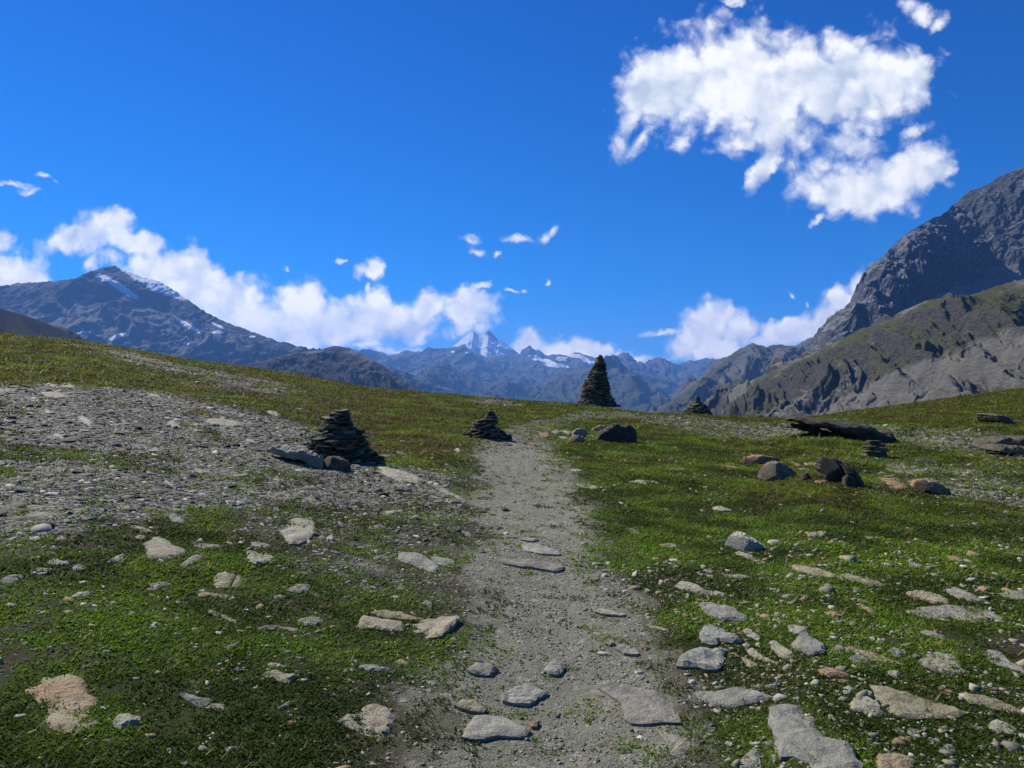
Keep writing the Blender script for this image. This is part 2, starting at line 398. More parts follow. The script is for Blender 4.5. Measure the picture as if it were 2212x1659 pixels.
# ---------------------------------------------------------------- ground material and mesh
def ground_material():
    m, w, b = new_mat('ground_cover', 0.95, 0.1)
    P = w.n('ShaderNodeNewGeometry').outputs['Position']
    A = lambda k: w.n('ShaderNodeAttribute', attribute_name=k).outputs['Fac']
    gravel, path, grass, warm = A('gravel'), A('path'), A('grass'), A('warm')
    soil = w.mix(w.noise(P, 3.0, 6, 0.65), (0.020, 0.016, 0.010), (0.070, 0.058, 0.038))
    soil = w.mix(w.ramp(w.noise(P, 5.0, 7, .7), .46, .6, 0, .85), soil, (0.035, 0.050, 0.012))
    soil = w.mix(w.ramp(w.noise(P, 45, 3, .6), .6, .7, 0, .8), soil, (0.20, 0.19, 0.15))
    # turf
    g1 = w.noise(P, 1.3, 5, 0.6); g2 = w.noise(P, 9.0, 6, 0.7)
    green = w.mix(w.ramp(g1, .35, .65), (0.028, 0.052, 0.009), (0.062, 0.098, 0.016))
    green = w.mix(w.ramp(g2, .42, .62), w.mix(.6, green, (0.022, 0.022, 0.010)), green)
    far = w.mix(w.ramp(g1, .38, .66), (0.070, 0.082, 0.016), (0.105, 0.115, 0.020))
    far = w.mix(w.ramp(w.noise(P, .45, 6, .65), .47, .6), far, (0.11, 0.07, 0.02))
    far = w.mix(w.ramp(w.noise(P, .9, 5, .6), .56, .64, 0, .85), far, (0.055, 0.045, 0.022))
    far = w.mix(w.ramp(w.noise(P, .31, 3, .5), .6, .68, 0, .8), far, (0.13, 0.17, 0.012))
    turf = w.mix(warm, green, far)
    # loose schist chips
    vo = w.n('ShaderNodeTexVoronoi'); w.put(vo.inputs['Vector'], w.v('MULTIPLY_ADD', w.noise(P, 6, 3, .5, col=True), (.08, .08, .08), P)); vo.inputs['Scale'].default_value = 22
    vo2 = w.n('ShaderNodeTexVoronoi'); w.put(vo2.inputs['Vector'], w.v('MULTIPLY', P, (1, 1.6, 1))); vo2.inputs['Scale'].default_value = 6
    sv = w.n('ShaderNodeSeparateColor'); w.put(sv.inputs[0], vo.outputs['Color'])
    sv2 = w.n('ShaderNodeSeparateColor'); w.put(sv2.inputs[0], vo2.outputs['Color'])
    chip = w.mix(sv.outputs[0], (0.07, 0.07, 0.06), (0.27, 0.265, 0.24))
    chip = w.mix(w.ramp(sv2.outputs[0], .55, .95, 0, .6), chip, (0.40, 0.40, 0.38))
    chip = w.mix(w.ramp(w.noise(P, 1.1, 5, .6), .52, .7, 0, .55), chip, (0.13, 0.115, 0.085))
    grit = w.mix(w.noise(P, 40, 6, .7), (0.15, 0.15, 0.134), (0.245, 0.243, 0.22))
    grit = w.mix(w.ramp(sv.outputs[1], .8, .95, 0, .6), grit, (0.36, 0.355, 0.33))
    grit = w.mix(w.ramp(w.noise(P, 2.1, 5, .65), .5, .68, 0, .4), grit, (0.10, 0.11, 0.06))
    c = w.mix(w.ramp(grass, .25, .75), soil, turf)
    edge = w.m('MULTIPLY', w.m('SUBTRACT', w.noise(P, 5, 6, .7), .5), .9)
    c = w.mix(w.ramp(w.m('ADD', gravel, edge), .2, .72), c, chip)
    c = w.mix(w.ramp(w.m('ADD', path, edge), .15, .85), c, grit)
    # over the pass: the valley floor and far hillsides
    sep = w.n('ShaderNodeSeparateXYZ'); w.put(sep.inputs[0], P)
    c = w.mix(w.ramp(sep.outputs[2], -6, -30), c, w.mix(w.noise(P, .01, 6, .6), (0.05, 0.06, 0.025), (0.13, 0.12, 0.09)))
    c = w.mix(1.0, c, (1.05, 1.0, .78), 'MULTIPLY')
    w.put(b.inputs['Base Color'], c)
    hgt = w.m('ADD', w.m('MULTIPLY', vo.outputs['Distance'], w.m('MULTIPLY', -.5, w.m('MAXIMUM', gravel, w.m('MULTIPLY', path, .35)))), w.m('MULTIPLY', w.noise(P, 60, 5, .7), .35))
    hgt = w.m('ADD', hgt, w.m('MULTIPLY', w.noise(P, 14, 5, .6), .8))
    bp = w.n('ShaderNodeBump'); w.put(bp.inputs['Height'], hgt); bp.inputs['Strength'].default_value = .9; bp.inputs['Distance'].default_value = .03
    w.put(b.inputs['Normal'], bp.outputs[0])
    return m
M_GROUND = ground_material()
def build_ground():
    az = np.radians(np.concatenate([np.linspace(-180, -52, 60, endpoint=False), np.linspace(-52, -44, 40, endpoint=False), np.linspace(-44, 44, NAZ, endpoint=False), np.linspace(44, 52, 40, endpoint=False), np.linspace(52, 180, 60, endpoint=False)]))
    r = np.concatenate([np.geomspace(.04, 1.6, 30, endpoint=False), np.geomspace(1.6, 110, NR, endpoint=False), np.geomspace(110, 14200, 80)])
    R, A = np.meshgrid(r, az, indexing='ij')
    x, y = (R * np.sin(A)).ravel(), (R * np.cos(A)).ravel()
    z = ground(x, y)
    g, p, gr = covers(x, y)
    rr = np.hypot(x, y)
    near = fbm(x / 4, y / 4, 30.1, 3)
    warm = np.clip(sstep(6.0, 14, rr + 4 * near) * (0.5 + 0.65 * sstep(2, -3, x) + .4 * sstep(20, 40, rr)), 0, 1)
    n, k = len(r), len(az)
    verts = np.concatenate([np.stack([x, y, z], 1), [[0, 0, float(ground(0.0, 0.001))]]])
    i, j = np.meshgrid(np.arange(n - 1), np.arange(k), indexing='ij')
    q = np.stack([i * k + j, (i + 1) * k + j, (i + 1) * k + (j + 1) % k, i * k + (j + 1) % k], -1).reshape(-1, 4)
    q = q[:, ::-1]
    at = {'gravel': np.append(g, 0), 'path': np.append(p, 0), 'grass': np.append(gr, .5), 'warm': np.append(warm, 0)}
    onp = (at['path'][q].mean(1) > .42) & (rr[q[:, 0]] > 1.0)
    for name, qq in (('ground', q[~onp]), ('path', q[onp])):      # one continuous surface, cut where the turf ends and the tread begins
        used = np.unique(qq); idx = np.full(len(verts), -1); idx[used] = np.arange(len(used))
        o = make_mesh(name, verts[used], idx[qq], M_GROUND, smooth=True, attrs={k: v[used] for k, v in at.items()})
        tag(o, kind='structure')
    return o
build_ground()

# ---------------------------------------------------------------- rock materials
def rock_material(name, lo, hi, tint, tint_amt, bump=1.0, scale=1.0, lichen=0.3):
    """layered schist: fine grain, streaks, tinted stains; 'col' carries a small per-stone change"""
    m, w, b = new_mat(name, 0.82, 0.25)
    tc = w.n('ShaderNodeNewGeometry').outputs['Position']
    P = w.v('SCALE', tc); P.node.inputs['Scale'].default_value = scale
    P2 = w.v('MULTIPLY', P, (1, 1, 5))
    n1 = w.noise(P, 7, 8, .68, .3); n2 = w.noise(P2, 22, 6, .65); n3 = w.noise(P, 2.6, 4, .6)
    c = w.mix(w.ramp(n1, .3, .7), lo, hi)
    c = w.mix(w.m('MULTIPLY', w.ramp(n3, .46, .66), tint_amt), c, tint)
    c = w.mix(w.ramp(n2, .55, .75, 0, .5), c, tuple(x * .5 for x in lo))
    c = w.mix(w.ramp(w.noise(P, 33, 4, .6), .62, .72, 0, lichen), c, (.42, .43, .36))
    at = w.n('ShaderNodeAttribute', attribute_name='col')
    c = w.mix(1.0, c, at.outputs['Color'], 'MULTIPLY')
    c = w.mix(1.0, c, (1.06, 1.0, .78), 'MULTIPLY')
    w.put(b.inputs['Base Color'], c)
    h = w.m('ADD', w.noise(P2, 16, 8, .7, .4), w.m('MULTIPLY', w.noise(P, 60, 4, .6), .3))
    bp = w.n('ShaderNodeBump'); w.put(bp.inputs['Height'], h); bp.inputs['Strength'].default_value = bump; bp.inputs['Distance'].default_value = .03 / scale
    w.put(b.inputs['Normal'], bp.outputs[0])
    return m
M_ROCK = {
    'g': rock_material('grey_schist', (.20, .20, .185), (.38, .38, .345), (.33, .29, .21), .5),
    'p': rock_material('pale_schist', (.25, .24, .20), (.46, .44, .38), (.46, .38, .27), .4),
    'w': rock_material('white_schist', (.34, .34, .32), (.56, .55, .52), (.5, .46, .38), .3),
    't': rock_material('tan_schist', (.25, .23, .17), (.44, .40, .31), (.42, .28, .16), .5),
    'b': rock_material('blue_grey_schist', (.19, .195, .19), (.38, .385, .375), (.36, .36, .33), .4),
    'o': rock_material('rusty_schist', (.24, .15, .09), (.42, .29, .19), (.34, .28, .2), .4),
    'd': rock_material('dark_schist', (.035, .032, .028), (.10, .09, .075), (.12, .075, .045), .5, lichen=.15),
    'r': rock_material('rust_stained_schist', (.085, .08, .07), (.26, .25, .22), (.26, .14, .08), .7, lichen=.3),
    'c': rock_material('shade_darkened_schist', (.045, .043, .038), (.15, .145, .125), (.19, .14, .09), .4, lichen=.25),  # darkened: the shade on the cairns is put into this colour
}
# ---------------------------------------------------------------- stones
def resample(poly, n, rng, rough):
    poly = np.asarray(poly, float)
    seg = np.roll(poly, -1, 0) - poly
    L = np.hypot(*seg.T); s = np.concatenate([[0], np.cumsum(L)])
    t = np.linspace(0, s[-1], n, endpoint=False)
    k = np.clip(np.searchsorted(s, t, 'right') - 1, 0, len(poly) - 1)
    p = poly[k] + seg[k] * ((t - s[k]) / np.maximum(L[k], 1e-9))[:, None]
    c = p.mean(0); size = math.sqrt(max(np.ptp(p[:, 0]) * np.ptp(p[:, 1]), 1e-6))
    nz = rng.normal(size=(n, 2)) * .5 + np.roll(rng.normal(size=(n, 2)), 1, 0) * .5
    return p + nz * rough * size
from mathutils.geometry import delaunay_2d_cdt
def slab_geo(poly, thick, rng, rough=.02, slope=.0, tilt=(0, 0), dome=.15, sink=.35):
    """flat stone from its outline in local x,y (any outline): broken edge, uneven cleaved top; returns verts, faces"""
    ext = max(np.ptp(poly[:, 0]), np.ptp(poly[:, 1]))
    thick = min(thick * .31, ext * .08)
    n = int(np.clip(ext / .018, 26, 64))
    p = resample(poly, n, rng, rough); c = p.mean(0)
    size = max(np.ptp(p[:, 0]), np.ptp(p[:, 1]))
    o = rng.uniform(0, 90, 3)
    def edge_dist(q):
        a_, b_ = p, np.roll(p, -1, 0)
        ab = b_ - a_
        t = np.clip(((q[:, None] - a_[None]) * ab[None]).sum(2) / np.maximum((ab ** 2).sum(1), 1e-12)[None], 0, 1)
        return np.hypot(*(q[:, None] - a_[None] - t[..., None] * ab[None]).transpose(2, 0, 1)).min(1)
    m = int(np.clip(ext / .022, 9, 26)); st_ = size / m
    gx, gy = np.meshgrid(np.arange(p[:, 0].min(), p[:, 0].max(), st_), np.arange(p[:, 1].min(), p[:, 1].max(), st_))
    g = np.stack([gx.ravel(), gy.ravel()], 1) + rng.uniform(-.35, .35, (gx.size, 2)) * st_
    g = g[inside(g[:, 0], g[:, 1], [tuple(q) for q in p])]
    if len(g): g = g[edge_dist(g) > st_ * .35]
    pts = [Vector((float(q[0]), float(q[1]))) for q in np.concatenate([p, g])]
    vo, _, fo, _, _, _ = delaunay_2d_cdt(pts, [], [list(range(n))], 1, 1e-7)
    q = np.array([(v[0], v[1]) for v in vo])
    ed = edge_dist(q)
    bev = np.clip(ed / (size * .05), 0, 1) ** .5
    x, y = q[:, 0] / size, q[:, 1] / size
    an = rng.uniform(0, math.pi)
    u = x * math.cos(an) + y * math.sin(an)
    lo_ = fbm(x * 1.7 + o[2], y * 1.7 + o[0], o[1], 2)
    st = np.round(2.5 * (u * .8 + .5 * fbm(x * 2.2 + o[1], y * 2.2, o[0], 3))) / 2.5      # cleavage steps
    fr = fbm(x * 7 + o[0], y * 7 + o[1], o[2], 4)
    z = thick * (.35 + .65 * bev) + (thick + .010 * size) * (.30 * fr + .35 * st + .75 * lo_) * (.35 + .65 * bev) + thick * dome * np.clip(ed / (size * .25), 0, 1)
    tiltz = lambda w: tilt[0] * (w[:, 0] - c[0]) + tilt[1] * (w[:, 1] - c[1])
    V = [tuple(w) for w in np.column_stack([q, z + tiltz(q)])]
    Fc = [list(f) for f in fo]
    # walls under the rim: boundary edges of the triangulation
    cnt = {}
    for f in Fc:
        for i in range(len(f)):
            e_ = (f[i], f[(i + 1) % len(f)]); cnt[e_] = 1
    rim = [e_ for e_ in cnt if (e_[1], e_[0]) not in cnt]
    low = {}
    for e_ in rim:
        for k in e_:
            if k not in low:
                w = c + (q[k] - c) * .985
                low[k] = len(V); V.append((w[0], w[1], -sink * thick - .01 + float(tiltz(w[None])[0])))
    for a_, b_ in rim: Fc.append([b_, a_, low[a_], low[b_]])
    return np.array(V), Fc
def flat_stone(name, px_poly, thick, key, label, cat='stone', group=None, seed=0, rough=.018, tilt=(0, 0), dome=.15):
    rng = np.random.RandomState(seed)
    P = ray(*zip(*px_poly))
    c = P.mean(0)
    z0 = float(ground(c[0], c[1]))
    # corners lie on the top edge of the stone, which is a little nearer than the ground behind it
    loc = (P[:, :2] - c[:2]) * 1.06
    n = normal_at(c[0], c[1], max(.1, float(np.abs(loc).max()) * .7))
    sx, sy = -n[0] / n[2], -n[1] / n[2]
    V, Fc = slab_geo(loc, thick, rng, rough, tilt=(sx + tilt[0], sy + tilt[1]), dome=dome, sink=2.0)
    o = make_mesh(name, V, Fc, M_ROCK[key], col=np.tile(np.full(3, rng.uniform(.85, 1.12)) * rng.uniform(.97, 1.03, 3), (len(V), 1)))
    onpath = bool(inside(np.array([c[0]]), np.array([c[1]]), [tuple(q) for q in PATH])[0])
    o.location = (c[0], c[1], z0 + (.012 if onpath else -.002))
    return tag(o, label, cat, group)
def standing_rock(name, px_poly, depth, key, label, cat='boulder', seed=0, rough=.012, base_frac=.5, lean=0.25, parent=None, facet=.1, at_y=None, planes=14):
    """a rock known by the outline it shows: real distance, size and thickness; stands where its lowest edge meets the ground"""
    rng = np.random.RandomState(seed)
    pp = np.asarray(px_poly, float)
    yb = pp[:, 1].max(); xm = pp[:, 0].mean()
    base = ray(xm, yb)[0]
    Y = (at_y if at_y else base[1]) + depth * .25
    p2 = np.stack([(pp[:, 0] - CX) / F * Y, EYE + (CY - pp[:, 1]) / F * Y], 1)
    c = np.array([p2[:, 0].mean(), p2[:, 1].min()])
    q = resample(p2 - c, 72, rng, rough)
    ctr = np.array([q[:, 0].mean(), np.ptp(q[:, 1]) * .45])
    V, rings = [], []
    K = 14
    size = max(np.ptp(q[:, 0]), np.ptp(q[:, 1]))
    o3 = rng.uniform(0, 99, 3)
    for k in range(-K, K + 1):
        t = k / (K + .6)
        s = (1 - abs(t) ** 3.6) ** .5
        d = t * depth * .5
        ring = ctr + (q - ctr) * s
        yy = d + lean * ring[:, 1] * 1.0
        hg = np.ptp(q[:, 1])
        v = np.column_stack([ring[:, 0], yy, ring[:, 1]])
        v[:, 2] = np.where(v[:, 2] < .12 * hg, v[:, 2] - max(.35 * hg, .05), v[:, 2])
        rings.append(len(V)); V += list(v)
    V = np.array(V)
    f1 = fbm(V[:, 0] / size * 2.5 + o3[0], V[:, 1] / size * 2.5 + o3[1], V[:, 2] / size * 4 + o3[2], 4)
    lay = np.floor((V[:, 2] + .35 * V[:, 0] * rng.uniform(-1, 1)) / (size * rng.uniform(.07, .12)) + fbm(V[:, 0] / size * 3, V[:, 2] / size, o3[0], 2) * .8)
    f1 = f1 + .55 * ridged(V[:, 0] / size * 6 + o3[1], V[:, 1] / size * 6, V[:, 2] / size * 8, 4)
    V[:, 2] += fbm(V[:, 0] / size * 7, V[:, 1] / size * 7 + o3[0], V[:, 2] / size * 7, 3) * size * .03
    V[:, 1] += f1 * size * facet * 1.3 + (np.sin(lay * 12.9898 + seed) * 43758.5 % 1 - .5) * size * .07
    V[:, 0] += fbm(V[:, 0] / size * 4 + o3[1], V[:, 1] / size * 4, V[:, 2] / size * 5, 3) * size * facet * .2
    for _ in range(planes):
        d = np.array([rng.normal() * .45, rng.choice([-1, -1, 1]) * rng.uniform(.7, 1.1), rng.uniform(-.2, .7)]); d /= np.linalg.norm(d)
        sv = V @ d; lim = np.quantile(sv, rng.uniform(.84, .95))
        V = V - np.maximum(sv - lim, 0)[:, None] * d[None] * .9
    n = 72; Fc = []
    for a, b2 in zip(rings[:-1], rings[1:]):
        for i in range(n):
            j = (i + 1) % n
            Fc.append([a + i, b2 + i, b2 + j, a + j])
    Fc.append([rings[0] + i for i in range(n)][::1]); Fc.append([rings[-1] + i for i in range(n)][::-1])
    o = make_mesh(name, V, Fc, M_ROCK[key], parent=parent, col=np.tile(np.full(3, rng.uniform(.9, 1.1)), (len(V), 1)))
    o.location = (c[0], Y, c[1])
    if parent: return o
    return tag(o, label, cat)
FR = {'L': (0, 1950, .6329), 'M': (1300, 1950, .6329), 'R': (2600, 1950, .6329), 'T': (2700, 1550, .5877), 'S': (0, 900, .6329), 'C': (1300, 900, .6329), 'D': (900, 1500, .5425), 'E': (3100, 1300, .4069), 'G': (0, 1250, .4069), 'K': (2200, 1350, .27125), 'F': (0, 0, 1.80832)}
def fr(f, pts):
    x0, y0, s = FR[f]
    return [((x0 + u * s) / 1.80832, (y0 + v * s) / 1.80832) for u, v in pts]
